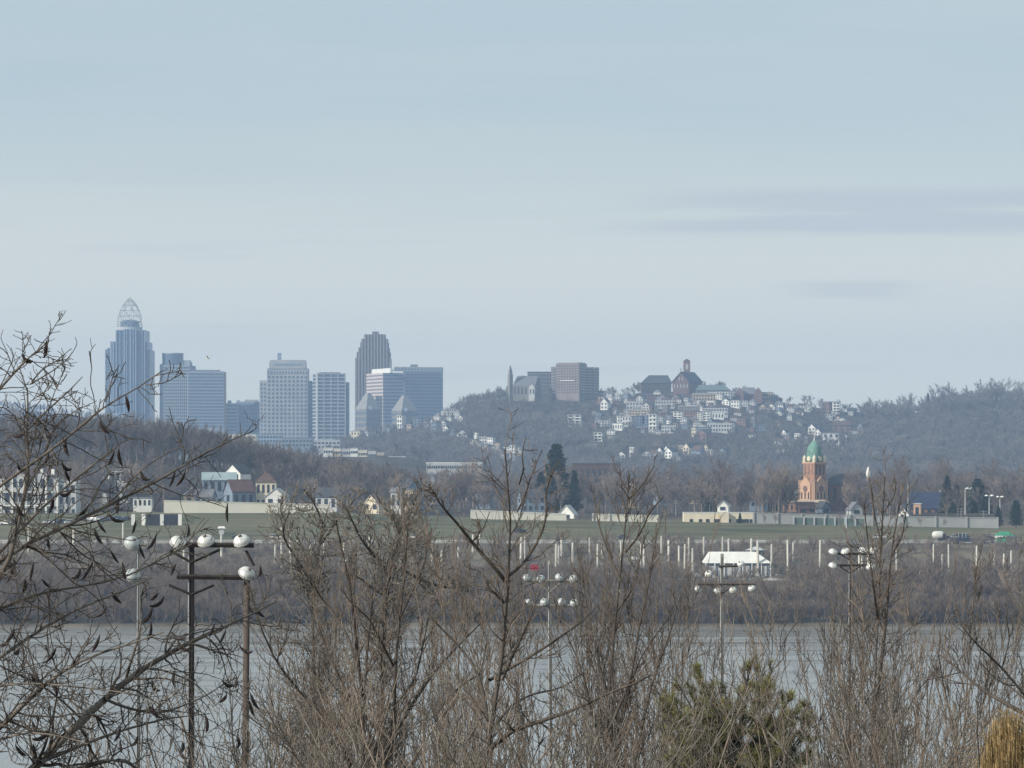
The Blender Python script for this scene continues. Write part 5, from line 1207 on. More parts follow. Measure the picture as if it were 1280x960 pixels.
# left knoll woods
px = rg.uniform(-80, 500, 640); Y = rg.uniform(1380, 1680, 640); x = (px - HX) / F * Y; pts = np.stack([x, Y, ground(x, Y)], 1)
scatter('knoll_woods', pts, [mini(15, 380 + i, 520, .06, 1.05) for i in range(4)], 'twig_mass', rg, .7, 1.2)
px = rg.uniform(-200, 300, 900); Y = rg.uniform(5300, 6100, 900); x = (px - HX) / F * Y; pts = np.stack([x, Y, ground(x, Y)], 1)
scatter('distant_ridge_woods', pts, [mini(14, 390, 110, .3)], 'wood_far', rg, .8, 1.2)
# bank brush
px = rg.uniform(-60, 1350, 2300); Y = 980 + rg.random(2300) ** 1.5 * 62; x = (px - HX) / F * Y
kp = ~((px > 862) & (px < 985) & (Y > 1012))
pts = np.stack([x, Y, ground(x, Y)], 1)[kp]
scatter('riverbank_brush', pts, [mini(5.0, 400 + i, 230, .03, 1.2, .55, 12) for i in range(5)], 'twig_red', rg, .6, 1.35)
px = rg.uniform(-60, 1350, 1500); Y = rg.uniform(1030, 1124, 1500); x = (px - HX) / F * Y
pts = np.stack([x, Y, ground(x, Y)], 1); scatter('scrub_field', pts, [mini(2.2, 420 + i, 130, .03, 1.4, .5, 10) for i in range(4)], 'twig_brown', rg, .4, 1.4)

# conifers
def conifer_mesh(h, w, seed, n=5200, leaf=.95, rounded=.0):
    rg = np.random.default_rng(seed); t = rg.random(n) ** .8; an = rg.uniform(0, 6.28, n)
    lay = np.floor(t * 15) / 15 + rg.random(n) * .045
    env = w * ((1 - t) ** (.75 - .3 * rounded)) * (.62 + .38 * np.sin(an * 3 + np.floor(t * 15) * 2.1)) * np.minimum(1, t * 8 + .45)
    r = env * rg.random(n) ** .45
    c = np.stack([r * np.cos(an), r * np.sin(an), h * (.06 + .94 * lay) - r * .22], 1)
    d = np.stack([np.cos(an), np.sin(an), -.25 + rg.normal(size=n) * .35], 1) + rg.normal(size=(n, 3)) * .45
    d /= np.linalg.norm(d, axis=1, keepdims=True); q = np.cross(d, rg.normal(size=(n, 3))); q /= np.linalg.norm(q, axis=1, keepdims=True)
    s = leaf * rg.uniform(.6, 1.3, n)[:, None]
    V = np.stack([c - q * s * .28, c + q * s * .28, c + d * s], 1).reshape(-1, 3)
    a = Acc(); a.put(V, np.arange(n * 3).reshape(n, 3)); cr = a.mesh('conifer_crown')
    a = Acc(); a.tubes(line([(0, 0, -1), (0, 0, h * .5), (0, 0, h)], 5)[None], np.linspace(h * .02, .03, 5)[None], 6); return a.mesh('conifer_trunk'), cr
CM = [conifer_mesh(20, 5.2, 1), conifer_mesh(20, 5.8, 2, 6500, 1.0, .8), conifer_mesh(20, 4.4, 3)]
for px, py, hpx, Y, k, ws, lab in [(695, 634, 80, 1330, 1, .95, 'large dark green pine standing above the town trees'), (676, 634, 44, 1310, 0, 1.2, 'dark green pine at left foot of the large dark pine'), (718, 640, 52, 1345, 2, 1.1, 'slim dark conifer at right of the large dark pine'),
        (1184, 650, 55, 1300, 0, 1.0, 'pointed dark conifer right of the brick hall'), (1196, 650, 44, 1310, 2, 1.1, 'second pointed conifer beside tall pale mast'), (1222, 648, 50, 1310, 1, 1.25, 'wide dark conifer behind the right light masts'), (1232, 650, 34, 1300, 1, 1.2, 'low dark conifer below the twin lamp mast'),
        (925, 656, 15, 1222, 0, 1.1, 'small blue green spruce before flat white building'), (951, 656, 13, 1224, 1, 1.7, 'round dark shrub like conifer at right end of flat white building'), (960, 656, 14, 1226, 1, 1.2, 'dark conifer next to right end of flat white building'),
        (967, 640, 42, 1420, 1, 1.1, 'dark conifer left of brick church'), (985, 640, 34, 1430, 0, 1.0, 'dark conifer touching left side of church tower'), (888, 628, 26, 1320, 1, 1.0, 'blue green conifer above flat white building'), (965, 553, 20, 3330, 1, 1.6, 'dark evergreen clump on the hill below the school'), (940, 549, 16, 3330, 1, 1.6, 'dark evergreen clump below brick flat house on hill'), (1160, 500, 9, 3480, 2, 1.0, 'tiny pointed conifer on the skyline ridge'), (1248, 655, 22, 1225, 0, 1.2, 'dark spruce at right end of the grey wall'), (1270, 655, 30, 1232, 1, 1.1, 'dark evergreen beyond right end of the grey wall')]:
    p = P(px, py, Y); zb = min(p[2], gz(p[0], Y) + .5); sc = (zof(py - hpx, Y) - zb) / 20
    plant('conifer', lab, 'conifer', (p[0], Y, zb), *CM[k], 'needle_far', rt_.uniform(0, 6), (sc * ws, sc * ws, sc), None, 'bark_dark')
# ------------------------------------------------------------------ near trees, limb by limb
def limbs(spec, rg, n=12):
    L = []; Rr = []
    for pts, y0, y1, w0, w1 in spec:
        k = len(pts); ys = np.linspace(y0, y1, k) + np.concatenate(([0], rg.normal(size=k - 1) * .25)) if k > 1 else np.array([y0])
        q = np.array([P(a, b_, y) for (a, b_), y in zip(pts, ys)])
        L.append(line(q, n)); Rr.append(np.linspace(w0 * .82, w1 * .85, n) / 2 / F * (y0 + y1) / 2)
    return np.stack(L), np.stack(Rr)
def near_tree(label, base_px, Y, spec, bark, seed, d1=2.2, d2=4.5, d3=6, up=(.25, .25, .2), f1=(.25, .5), f2=(.3, .6), f3=(.3, .7), tip=.0035, ang=(25, 60), wig=.13, group='bare trees on the near bank', crown_mat=None, name='bare_tree', n3=3, lm=(1.6, .9, .5)):
    rg = np.random.default_rng(seed)
    L0, R0 = limbs(spec, rg)
    x = P(base_px, 0, Y)[0]; zb = gz(x, Y); t = thing(name, label, 'tree', (x, Y, zb), group)
    o = np.array((x, Y, zb))
    L1, R1, _ = grow(L0, R0, d1 * 1.7, f1, ang, rg, up[0], wig * 1.25, .12, 8, .5, tip * 1.3, .25, lm[0], tap=.6)
    # side shoots of the traced limbs, then twigs on everything thin
    LB, RB, _ = grow(L0, R0, d1 * 1.3, (.08, .2), (30, 75), rg, up[1], wig, .1, 5, .3, tip, .12, lm[1] * .8)
    L2, R2, _ = grow(L1, R1, d2 * 1.2, f2, ang, rg, up[1], wig * 1.3, .1, 6, .6, tip, .1, lm[1])
    L3a, R3a, _ = grow(L2, R2, d3, f3, ang, rg, up[2], wig * 1.5, .1, 5, .7, tip * .9, .12, lm[2] * 1.3, tap=.5)
    L3b, R3b, _ = grow(LB, RB, d3, f3, ang, rg, up[2], wig * 1.5, .1, 5, .7, tip * .9, .12, lm[2] * 1.3, tap=.5)
    a = Acc(); a.tubes(L0 - o, R0, 8); link('trunk', a.mesh('trunk', True), bark, t)
    a = Acc(); a.tubes(L1 - o, R1, 5); a.tubes(LB - o, RB, 4); a.tubes(L2 - o, R2, 4); a.tubes(L3a - o, R3a, 3); a.tubes(L3b - o, R3b, 3)
    link('crown', a.mesh('crown', True), crown_mat or bark, t)
    return t, (L0, L1, LB, L2)

# honey locust with dark pods at the left
A = [([(-60, 1900), (-55, 1300), (-48, 1050), (-66, 850), (-80, 700)], 40, 40, 34, 16),
 ([(-48, 1060), (0, 1000), (50, 953), (80, 923), (103, 900), (130, 873), (157, 850), (173, 837), (200, 823), (233, 803), (267, 790), (300, 773), (318, 767), (345, 752)], 40, 43, 16, 2.2),
 ([(-60, 960), (0, 910), (20, 890), (43, 867), (63, 850), (80, 838), (100, 827), (133, 810), (173, 806), (205, 790)], 40, 38, 10, 2),
 ([(-66, 860), (-20, 835), (0, 823), (20, 807), (47, 790), (67, 777), (100, 757), (133, 747), (160, 737), (190, 722)], 40, 42, 7, 1.8),
 ([(-70, 800), (-30, 760), (0, 730), (12, 706), (18, 682), (22, 659), (24, 638), (34, 603), (43, 585), (32, 557), (30, 535), (34, 516), (38, 500), (40, 484), (30, 470), (25, 462)], 40, 41, 9, 1.8),
 ([(-50, 545), (-20, 508), (0, 486), (23, 460), (37, 446), (48, 438), (58, 428)], 39, 39, 5, 1.6),
 ([(40, 477), (52, 462), (68, 452), (85, 449)], 41, 42, 2.5, 1.3), ([(32, 540), (60, 512), (85, 490), (103, 471)], 41, 42, 3, 1.3), ([(38, 480), (55, 470), (70, 461), (83, 450)], 41, 41, 2.5, 1.2),
 ([(-60, 690), (-25, 630), (0, 606), (15, 596), (40, 580), (68, 560), (97, 537), (117, 520), (132, 502), (155, 497), (182, 481), (202, 464)], 40, 38, 6, 1.6),
 ([(132, 502), (136, 488), (141, 470), (149, 456)], 38.3, 38.2, 2.2, 1.3), ([(182, 481), (205, 479), (228, 467)], 38, 38, 2, 1.2),
 ([(-70, 760), (-30, 718), (0, 691), (18, 670), (33, 653), (53, 635), (71, 617), (89, 604), (113, 584), (128, 571), (150, 555)], 40, 42, 7, 2),
 ([(-70, 790), (-30, 725), (0, 694), (30, 680), (53, 673), (80, 659), (101, 647), (142, 629), (166, 617), (208, 596), (234, 579), (267, 559), (292, 548), (316, 539)], 40, 43, 8, 1.8),
 ([(128, 634), (148, 619), (172, 590), (205, 568), (214, 564), (232, 556)], 42, 41, 3, 1.4),
 ([(-60, 790), (-30, 772), (0, 757), (40, 745), (62, 738), (100, 733), (140, 728), (180, 712), (215, 690), (240, 680)], 40, 44, 6, 1.6),
 ([(-60, 640), (-30, 590), (0, 552), (20, 560), (30, 575)], 40, 40, 4, 1.6), ([(-40, 610), (-10, 520), (0, 505), (14, 515), (28, 530)], 39, 39, 3, 1.5),
 ([(42, 590), (60, 560), (64, 545), (52, 528), (42, 520)], 41, 39, 3, 1.4), ([(53, 540), (64, 560), (72, 585), (80, 602), (90, 612)], 40, 38, 2.4, 1.3),
 ([(40, 1010), (70, 975), (110, 955), (150, 948), (166, 955), (175, 972)], 40, 41, 11, 3), ([(130, 873), (155, 885), (200, 893), (235, 880), (262, 868), (285, 850)], 41, 44, 5, 1.5),
 ([(103, 900), (70, 868), (40, 850), (10, 838), (-20, 820)], 41, 39, 4, 1.5), ([(157, 850), (165, 822), (172, 802), (178, 770), (176, 745)], 42, 42, 5, 1.8),
 ([(173, 837), (195, 835), (225, 845), (250, 858), (268, 880)], 42, 44, 3.5, 1.3), ([(50, 953), (95, 935), (130, 920), (180, 905), (215, 897), (262, 892)], 40, 43, 6, 1.4),
 ([(233, 803), (262, 812), (285, 820), (300, 805)], 43, 44, 2.5, 1.2), ([(-60, 880), (-20, 862), (0, 857), (40, 853), (90, 858), (130, 862), (170, 868)], 40, 37, 5, 1.4), ([(-50, 940), (0, 925), (30, 915), (70, 918), (110, 930)], 40, 38, 5, 1.5)]
T, (L0, L1, LB, L2) = near_tree('honey locust with dark curled pods reaching in from the left', -55, 40, A, 'bark_mid', 21, 2.3, 4.4, 4.4, (.03, .05, .05), (.16, .4), (.25, .6), (.35, .9), .0038, (28, 70), .16, crown_mat='bark_dark', lm=(1.5, .8, .42))
rp = np.random.default_rng(4)
def pod_mesh(seed):
    r = np.random.default_rng(seed); n = 9; l = r.uniform(.19, .28); bend = r.uniform(.3, 1.9) * r.choice([-1, 1]); an = np.linspace(0, bend, n); st = l / (n - 1)
    p = np.zeros((n, 3)); tw = r.uniform(-1, 1)
    for i in range(1, n): p[i] = p[i - 1] + st * np.array((math.sin(an[i]) * math.cos(tw), math.sin(an[i]) * math.sin(tw) * .5, -math.cos(an[i])))
    wd = np.array([.005, .013, .02, .024, .025, .024, .02, .013, .004]); m = MB(); m.tube(p, wd, 6); m.v = [(a, b_ * .7, c) for a, b_, c in m.v]
    me = bpy.data.meshes.new('seed_pod'); me.from_pydata(m.v, [], m.f); me.update(); me.materials.append(M['pod']); return me
PODS = [pod_mesh(i) for i in range(7)]
base = np.array(T.location)
SP = [(58, 425, 39.2), (27, 442, 39), (157, 494, 38.3), (124, 526, 38.5), (82, 545, 39), (33, 536, 41), (219, 588, 42.4), (232, 588, 42.6), (176, 588, 41.6), (143, 563, 41), (61, 565, 40), (118, 660, 41), (222, 800, 42), (42, 703, 40), (153, 702, 41), (100, 710, 41), (174, 680, 42), (140, 740, 41.6), (125, 793, 38.3), (299, 806, 43.5), (218, 838, 43), (70, 846, 39), (12, 795, 40), (66, 622, 41.5), (170, 650, 41.5), (195, 668, 41), (205, 745, 42), (190, 760, 42), (312, 876, 44), (150, 925, 42), (42, 930, 40)]
k = 0
for px, py, y in SP:
    o = link('seed_pod', PODS[k % 7], None, T, P(px, py, y) - base); o.rotation_euler = (rp.uniform(-.3, .3), rp.uniform(-.4, .4), rp.uniform(0, 6.28)); k += 1
cand_ = np.concatenate([L1[:, -1], L2[:, -1], LB[:, -1]]); pxs = HX + F * cand_[:, 0] / cand_[:, 1]; pys = HY + (ZC - cand_[:, 2]) * F / cand_[:, 1]
ok = np.nonzero((pxs > 0) & (pxs < 340) & (pys > 560) & (pys < 950))[0]
for i in rp.choice(ok, 52, replace=False):
    o = link('seed_pod', PODS[k % 7], None, T, cand_[i] - base); o.rotation_euler = (rp.uniform(-.5, .5), rp.uniform(-.5, .5), rp.uniform(0, 6.28)); o.scale = (1, 1, rp.uniform(.7, 1.1)); k += 1

# many stemmed tree, left of centre
B = [([(462, 1700), (460, 1200), (455, 1000), (452, 907), (453, 853), (460, 800), (466, 748)], 60, 60.5, 13, 3), ([(458, 1100), (470, 990), (490, 923), (495, 880), (492, 833), (500, 773), (505, 727), (508, 690), (510, 655)], 60, 59, 9, 1.8),
 ([(470, 990), (500, 903), (523, 870), (543, 837), (577, 803), (600, 780)], 60, 62, 8, 1.8), ([(453, 870), (446, 810), (441, 760), (436, 720), (426, 682), (420, 650)], 60, 59, 6, 1.6), ([(456, 1050), (440, 945), (403, 897), (373, 863), (347, 833), (333, 803), (317, 760), (312, 735)], 60, 58, 7, 1.5),
 ([(453, 853), (438, 800), (420, 770), (402, 750), (390, 728), (383, 700)], 60, 61, 5, 1.5), ([(492, 833), (478, 805), (462, 773), (442, 757), (425, 735)], 59.5, 58, 4, 1.4), ([(452, 907), (430, 860), (412, 820), (398, 785), (390, 745)], 60, 61, 5, 1.4),
 ([(458, 980), (480, 900), (474, 840), (480, 790), (478, 740), (484, 700)], 60.5, 61, 6, 1.4), ([(440, 945), (425, 905), (400, 885), (375, 880), (350, 890)], 60, 61, 4, 1.3), ([(495, 880), (520, 850), (530, 800), (538, 760), (552, 720)], 60, 61, 4, 1.3), ([(500, 773), (515, 740), (532, 700), (540, 660)], 59.5, 59, 3, 1.3)]
near_tree('many stemmed brown tree with upright whips, left of centre', 460, 60, B, 'bark_dark', 22, 2.1, 3.6, 4.2, (.5, .42, .3), (.22, .45), (.3, .6), (.3, .7), .0045, (18, 48), .13, lm=(2.2, 1.2, .6), crown_mat='bark_brown')
# grey twiggy tree behind it
J = [([(470, 1150), (475, 950), (480, 800), (482, 760), (485, 715), (491, 688), (500, 668), (506, 655)], 112, 112, 9, 3.5), ([(485, 716), (470, 697), (459, 685), (448, 668), (440, 650)], 112, 110, 5, 2.2), ([(491, 708), (505, 712), (518, 721), (548, 733), (565, 736), (590, 732)], 112, 114, 6, 2), ([(482, 745), (465, 735), (450, 722), (430, 716)], 112, 111, 5, 2),
 ([(395, 1100), (392, 800), (388, 735), (398, 700), (402, 680), (404, 660)], 116, 116, 7, 2), ([(393, 745), (380, 715), (370, 695), (358, 682), (352, 660), (362, 640)], 116, 114, 5, 1.8), ([(506, 655), (515, 638), (520, 620), (528, 610)], 112, 112, 3.5, 1.5), ([(500, 668), (490, 645), (478, 632), (470, 618)], 112, 112, 3, 1.5), ([(440, 650), (432, 632), (420, 622)], 110, 110, 2.5, 1.4), ([(404, 660), (398, 640), (390, 625), (380, 612)], 116, 116, 3, 1.5), ([(402, 680), (418, 655), (432, 640), (445, 622)], 116, 116, 3, 1.5)]
near_tree('grey finely twigged tree with dark crooked limbs behind brown whips', 470, 112, J, 'bark_dark', 23, 3.2, 3.6, 3.6, (.2, .18, .15), (.3, .7), (.4, .8), (.4, .9), .0105, (25, 70), .2, crown_mat='bark_pale', lm=(3.8, 2.2, 1.1))
# central tree
Cc = [([(560, 1700), (572, 1200), (590, 1000), (599, 960), (614, 932), (620, 905), (626, 860), (634, 793), (632, 755), (632, 727), (641, 697), (645, 643), (649, 605), (640, 577), (631, 562)], 55, 54, 15, 2),
 ([(614, 935), (625, 925), (641, 912), (674, 902), (712, 890), (745, 875), (766, 862), (795, 856), (812, 845)], 55, 52, 9, 2.2), ([(614, 932), (609, 905), (607, 877), (599, 843), (578, 810), (553, 789), (528, 760), (515, 740)], 55, 57, 8, 1.8), ([(632, 727), (616, 706), (595, 685), (574, 656), (557, 639), (545, 622), (536, 605)], 54.5, 53, 7, 1.8),
 ([(633, 722), (645, 713), (657, 702), (678, 668), (685, 639), (680, 618), (691, 591)], 54.5, 55, 5.5, 1.6), ([(646, 640), (656, 622), (662, 600), (670, 580), (678, 562)], 54, 54, 3, 1.4), ([(612, 850), (645, 831), (674, 814), (699, 797), (728, 777), (748, 755)], 55.5, 57, 6, 1.6), ([(557, 639), (552, 625), (538, 618), (530, 622)], 53, 53, 2.5, 1.3),
 ([(649, 605), (655, 585), (652, 568), (657, 548)], 54, 54, 2.6, 1.3), ([(599, 843), (585, 850), (562, 870), (548, 890), (530, 905)], 56, 57, 4, 1.4), ([(628, 850), (650, 800), (664, 770), (676, 735)], 55, 54, 4, 1.4), ([(574, 656), (592, 668), (605, 660), (612, 640)], 53.5, 53, 2.4, 1.2), ([(674, 902), (690, 915), (710, 920), (735, 935)], 54, 53, 3.5, 1.3), ([(620, 905), (640, 880), (668, 866), (700, 862), (730, 840)], 55, 57, 5, 1.4), ([(632, 755), (612, 735), (590, 730), (565, 715)], 54.5, 55, 4, 1.4)]
near_tree('tall forked tree with long curving limb at centre', 560, 55, Cc, 'bark_dark', 24, 1.9, 3.7, 4.4, (.22, .22, .2), (.18, .42), (.3, .6), (.3, .7), .0042, (22, 58), .17, lm=(1.8, 1.0, .5), crown_mat='bark_brown')
# clump right of centre
D = [([(745, 1700), (750, 1200), (753, 960), (760, 914), (762, 852), (768, 768), (776, 727), (782, 672), (787, 622), (787, 593)], 65, 64, 9, 1.7), ([(752, 1150), (774, 952), (778, 893), (787, 852), (803, 810), (828, 785), (842, 765)], 65, 66, 8, 1.6), ([(788, 622), (800, 610), (807, 600), (818, 582)], 64, 64, 2.6, 1.2), ([(787, 625), (780, 612), (771, 604)], 64, 64, 2.2, 1.2),
 ([(750, 1150), (770, 960), (766, 885), (747, 827), (741, 793), (732, 760), (728, 720)], 65, 67, 7, 1.5), ([(752, 1150), (795, 952), (807, 885), (820, 831), (840, 793), (846, 760)], 65, 64, 7, 1.4), ([(753, 960), (742, 900), (733, 860), (720, 815), (700, 780), (692, 745)], 65, 66, 5, 1.3), ([(760, 914), (790, 850), (797, 790), (810, 740), (815, 700), (822, 660)], 65, 66, 5, 1.3),
 ([(776, 727), (760, 690), (748, 655), (742, 620)], 64, 65, 4, 1.3), ([(782, 690), (800, 668), (812, 640), (828, 622)], 64, 63, 3.6, 1.3), ([(768, 768), (792, 735), (800, 700), (806, 668)], 64.5, 65, 3.6, 1.3)]
near_tree('many stemmed dark tree with thin forked top, right of centre', 748, 65, D, 'bark_dark', 25, 1.9, 3.4, 4.0, (.42, .35, .28), (.2, .42), (.3, .6), (.3, .7), .0045, (18, 50), .12, lm=(2.2, 1.2, .6), crown_mat='bark_brown')
# tall dark pair at the right
Ft = [([(1080, 1700), (1083, 1100), (1087, 960), (1092, 907), (1095, 840), (1097, 773), (1099, 719), (1102, 666), (1104, 630), (1106, 596)], 80, 80, 9, 1.8), ([(1092, 900), (1102, 830), (1108, 772), (1113, 693), (1121, 650), (1127, 618)], 80, 81, 6, 1.6), ([(1085, 1050), (1107, 957), (1127, 907), (1143, 867), (1167, 840)], 80, 82, 5, 1.4), ([(1097, 773), (1090, 720), (1085, 680), (1080, 630)], 80, 79, 4, 1.4), ([(1102, 680), (1092, 640), (1090, 615), (1086, 598)], 80, 80, 3, 1.3), ([(1105, 640), (1118, 620), (1120, 602)], 80, 80, 2.6, 1.2), ([(1112, 700), (1128, 670), (1134, 630)], 81, 81, 3, 1.3)]
near_tree('tall slender dark trunked tree with brown twig crown, right', 1080, 80, Ft, 'bark_dark', 26, 2.0, 2.6, 2.8, (.3, .25, .2), (.16, .34), (.4, .75), (.4, .8), .0062, (25, 65), .14, crown_mat='bark_brown', lm=(2.2, 1.3, .7))
# leaning limbs from the right edge
G = [([(1420, 1700), (1400, 1200), (1370, 980), (1340, 880), (1330, 800)], 50, 50, 20, 8), ([(1372, 985), (1320, 915), (1272, 887), (1243, 872), (1220, 857), (1203, 840), (1187, 827), (1170, 815)], 50, 52, 10, 2.2), ([(1345, 920), (1300, 890), (1280, 870), (1253, 833), (1233, 817), (1213, 797), (1200, 780)], 50, 48, 6, 1.6), ([(1253, 833), (1262, 800), (1258, 770)], 48.5, 48, 2.5, 1.2), ([(1335, 840), (1300, 800), (1280, 770), (1262, 740), (1255, 715)], 50, 51, 5, 1.4), ([(1203, 840), (1180, 845), (1160, 850)], 51.5, 52, 2, 1.1)]
near_tree('dark leaning limbs entering from right edge above the straw coloured bush', 1420, 50, G, 'bark_dark', 27, 1.7, 3.4, 4.0, (.3, .25, .2), (.2, .42), (.3, .6), (.3, .7), .004, (22, 60), .13, lm=(1.5, .9, .45))
H2 = [([(1205, 1700), (1203, 1150), (1200, 960), (1207, 873), (1213, 807), (1217, 753), (1219, 715)], 70, 70, 6, 1.5), ([(1203, 1100), (1213, 940), (1227, 890), (1235, 850), (1240, 800), (1250, 760)], 70, 71, 5, 1.3), ([(1203, 1000), (1190, 900), (1180, 860), (1172, 815)], 70, 69, 4, 1.3), ([(1207, 873), (1222, 840), (1228, 800)], 70, 70, 3, 1.2)]
near_tree('slim upright sapling left of the straw coloured bush', 1205, 70, H2, 'bark_brown', 28, 2.0, 3.4, 3.8, (.45, .4, .3), (.2, .42), (.35, .65), (.35, .7), .0045, (18, 48), .11, lm=(1.8, 1.0, .5))

# upright saplings and scrub of the near slope, copied from a few grown clumps
def clump(h, seed, stems, spread, tip=.0065):
    rg = np.random.default_rng(seed); L = []; Rr = []
    for i in range(stems):
        a = rg.uniform(0, 6.28); s = rg.uniform(.3, 1) * spread; hh = h * rg.uniform(.65, 1)
        L.append(line([(0, 0, -.5), (s * .25 * math.cos(a), s * .25 * math.sin(a), hh * .3), (s * .6 * math.cos(a), s * .6 * math.sin(a), hh * .65), (s * math.cos(a) + rg.normal() * .2, s * math.sin(a) + rg.normal() * .2, hh)], 14)); L[-1][1:] += np.cumsum(rg.normal(size=(13, 3)) * (.07, .07, .0), 0); Rr.append(np.linspace(rg.uniform(.022, .042), .006, 14))
    L = np.stack(L); Rr = np.stack(Rr)
    L1, R1, _ = grow(L, Rr, 1.6, (.14, .34), (22, 60), rg, .35, .16, .15, 7, .5, tip * 1.3, .3, 2.2, tap=.6); L2, R2, _ = grow(L1, R1, 2.2, (.4, .8), (22, 60), rg, .24, .18, .1, 5, .6, tip, .15, 1.2); L3, R3, _ = grow(L2, R2, 2.0, (.5, 1.0), (20, 50), rg, .25, .15, .1, 4, .7, tip * .9, .2, .9)
    a = Acc(); a.tubes(L, Rr, 6); tm = a.mesh('sapling_stems', True); a = Acc(); a.tubes(L1, R1, 4); a.tubes(L2, R2, 3); a.tubes(L3, R3, 3); return tm, a.mesh('sapling_twigs', True)
CL = [clump(9, 500 + i, (3, 5, 2, 4, 6, 3, 4, 5)[i], (1.6, 2.4, .9, 2.0, 3.2, 1.4, 2.2, 2.8)[i]) for i in range(8)]
CLM = ['bark_brown', 'bark_tan', 'bark_mid', 'bark_tan', 'bark_brown', 'bark_dark', 'bark_mid', 'bark_tan']
SHR = [clump(6, 520 + i, 7, 3.6, .0045) for i in range(3)]
def nz(px):
    for b_, s in ((345, 'behind the locust branches'), (440, 'left of brown many stemmed tree'), (560, 'between the brown whips and centre tree'), (700, 'behind the centre tree'), (830, 'behind the dark stems right of centre'), (1020, 'around the olive pine'), (1130, 'around the tall dark trunk'), (1400, 'near the leaning limbs at right')):
        if px < b_: return s
SPL = [(855, 720, 95), (878, 745, 85), (905, 760, 100), (930, 742, 92), (955, 735, 105), (975, 715, 98), (995, 728, 88), (1015, 700, 110), (1032, 690, 100), (1048, 720, 90), (1068, 735, 84), (1075, 700, 104), (1120, 720, 95), (1138, 742, 88), (1150, 735, 106), (1168, 748, 92), (1185, 770, 84), (1200, 720, 118), (1230, 700, 116), (1255, 690, 124), (1272, 715, 110), (700, 770, 90), (716, 738, 100), (735, 720, 104), (820, 742, 86), (838, 690, 108), (800, 730, 118), (680, 745, 112), (655, 762, 96), (620, 745, 108), (590, 740, 92), (570, 720, 104), (548, 712, 112), (525, 745, 90), (545, 790, 72), (410, 745, 98), (385, 720, 108), (365, 745, 92), (345, 770, 84), (330, 740, 110), (580, 850, 62), (520, 860, 58), (680, 850, 66), (420, 850, 64), (370, 880, 60), (330, 850, 74), (640, 880, 60), (860, 850, 62), (1010, 860, 66), (1050, 850, 70), (1140, 860, 64), (480, 900, 52), (560, 905, 54), (720, 890, 58), (300, 905, 62), (270, 880, 72), (350, 915, 50), (610, 920, 50), (900, 905, 58), (960, 900, 56), (1100, 900, 58), (1170, 900, 56)]
rs = random.Random(9)
for i in range(30):
    px = rs.uniform(840, 1290); Y = rs.uniform(70, 125); SPL.append((px, rs.gauss(735, 28) + (125 - Y) * .9, Y))
for i in range(32):
    px = rs.uniform(540, 850) if i < 29 else rs.uniform(330, 540); Y = rs.uniform(85, 125); SPL.append((px, rs.gauss(690, 30), Y))
SPL = [q for q in SPL if not (812 < q[0] < 1028 and q[2] < 82)]
SPL = [q for q in SPL if rs.random() < (.45 if 330 < q[0] < 560 else .66)] + [(852, 838, 64), (884, 815, 62), (925, 850, 60), (958, 830, 64), (992, 845, 62)]
for i, (px, py, Y) in enumerate(SPL):
    x = P(px, 0, Y)[0]; z = gz(x, Y); s = (zof(py, Y) - z) / 8.6; sx_ = min(s, 1.0) * rt_.uniform(.75, 1.1)
    t = plant('sapling', 'x', 'sapling', (x, Y, z), *CL[i % 8], CLM[i % 8], rt_.uniform(0, 6.28), (sx_, sx_, s), 'bare saplings on the near slope')
    t.rotation_euler = (rs.gauss(0, .09), rs.gauss(0, .12), t.rotation_euler[2])
    later(t, ('thin bare sapling ', 'bare sapling clump ')[i % 2] + nz(px), px)

for i in range(40):
    px = rs.uniform(255, 800) if i < 29 else rs.uniform(1020, 1215); py = rs.uniform(838, 925); Y = rs.uniform(44, 60)
    x = P(px, 0, Y)[0]; z = gz(x, Y); s_ = (zof(py, Y) - z) / 5.7
    t = plant('bare_shrub', 'x', 'shrub', (x, Y, z), *SHR[i % 3], ('bark_mid', 'bark_pale', 'bark_tan')[i % 3], rs.uniform(0, 6.28), (.95, .95, s_), 'bare shrubs along the bottom of the slope')
    later(t, 'tangled bare shrub ' + nz(px), px)

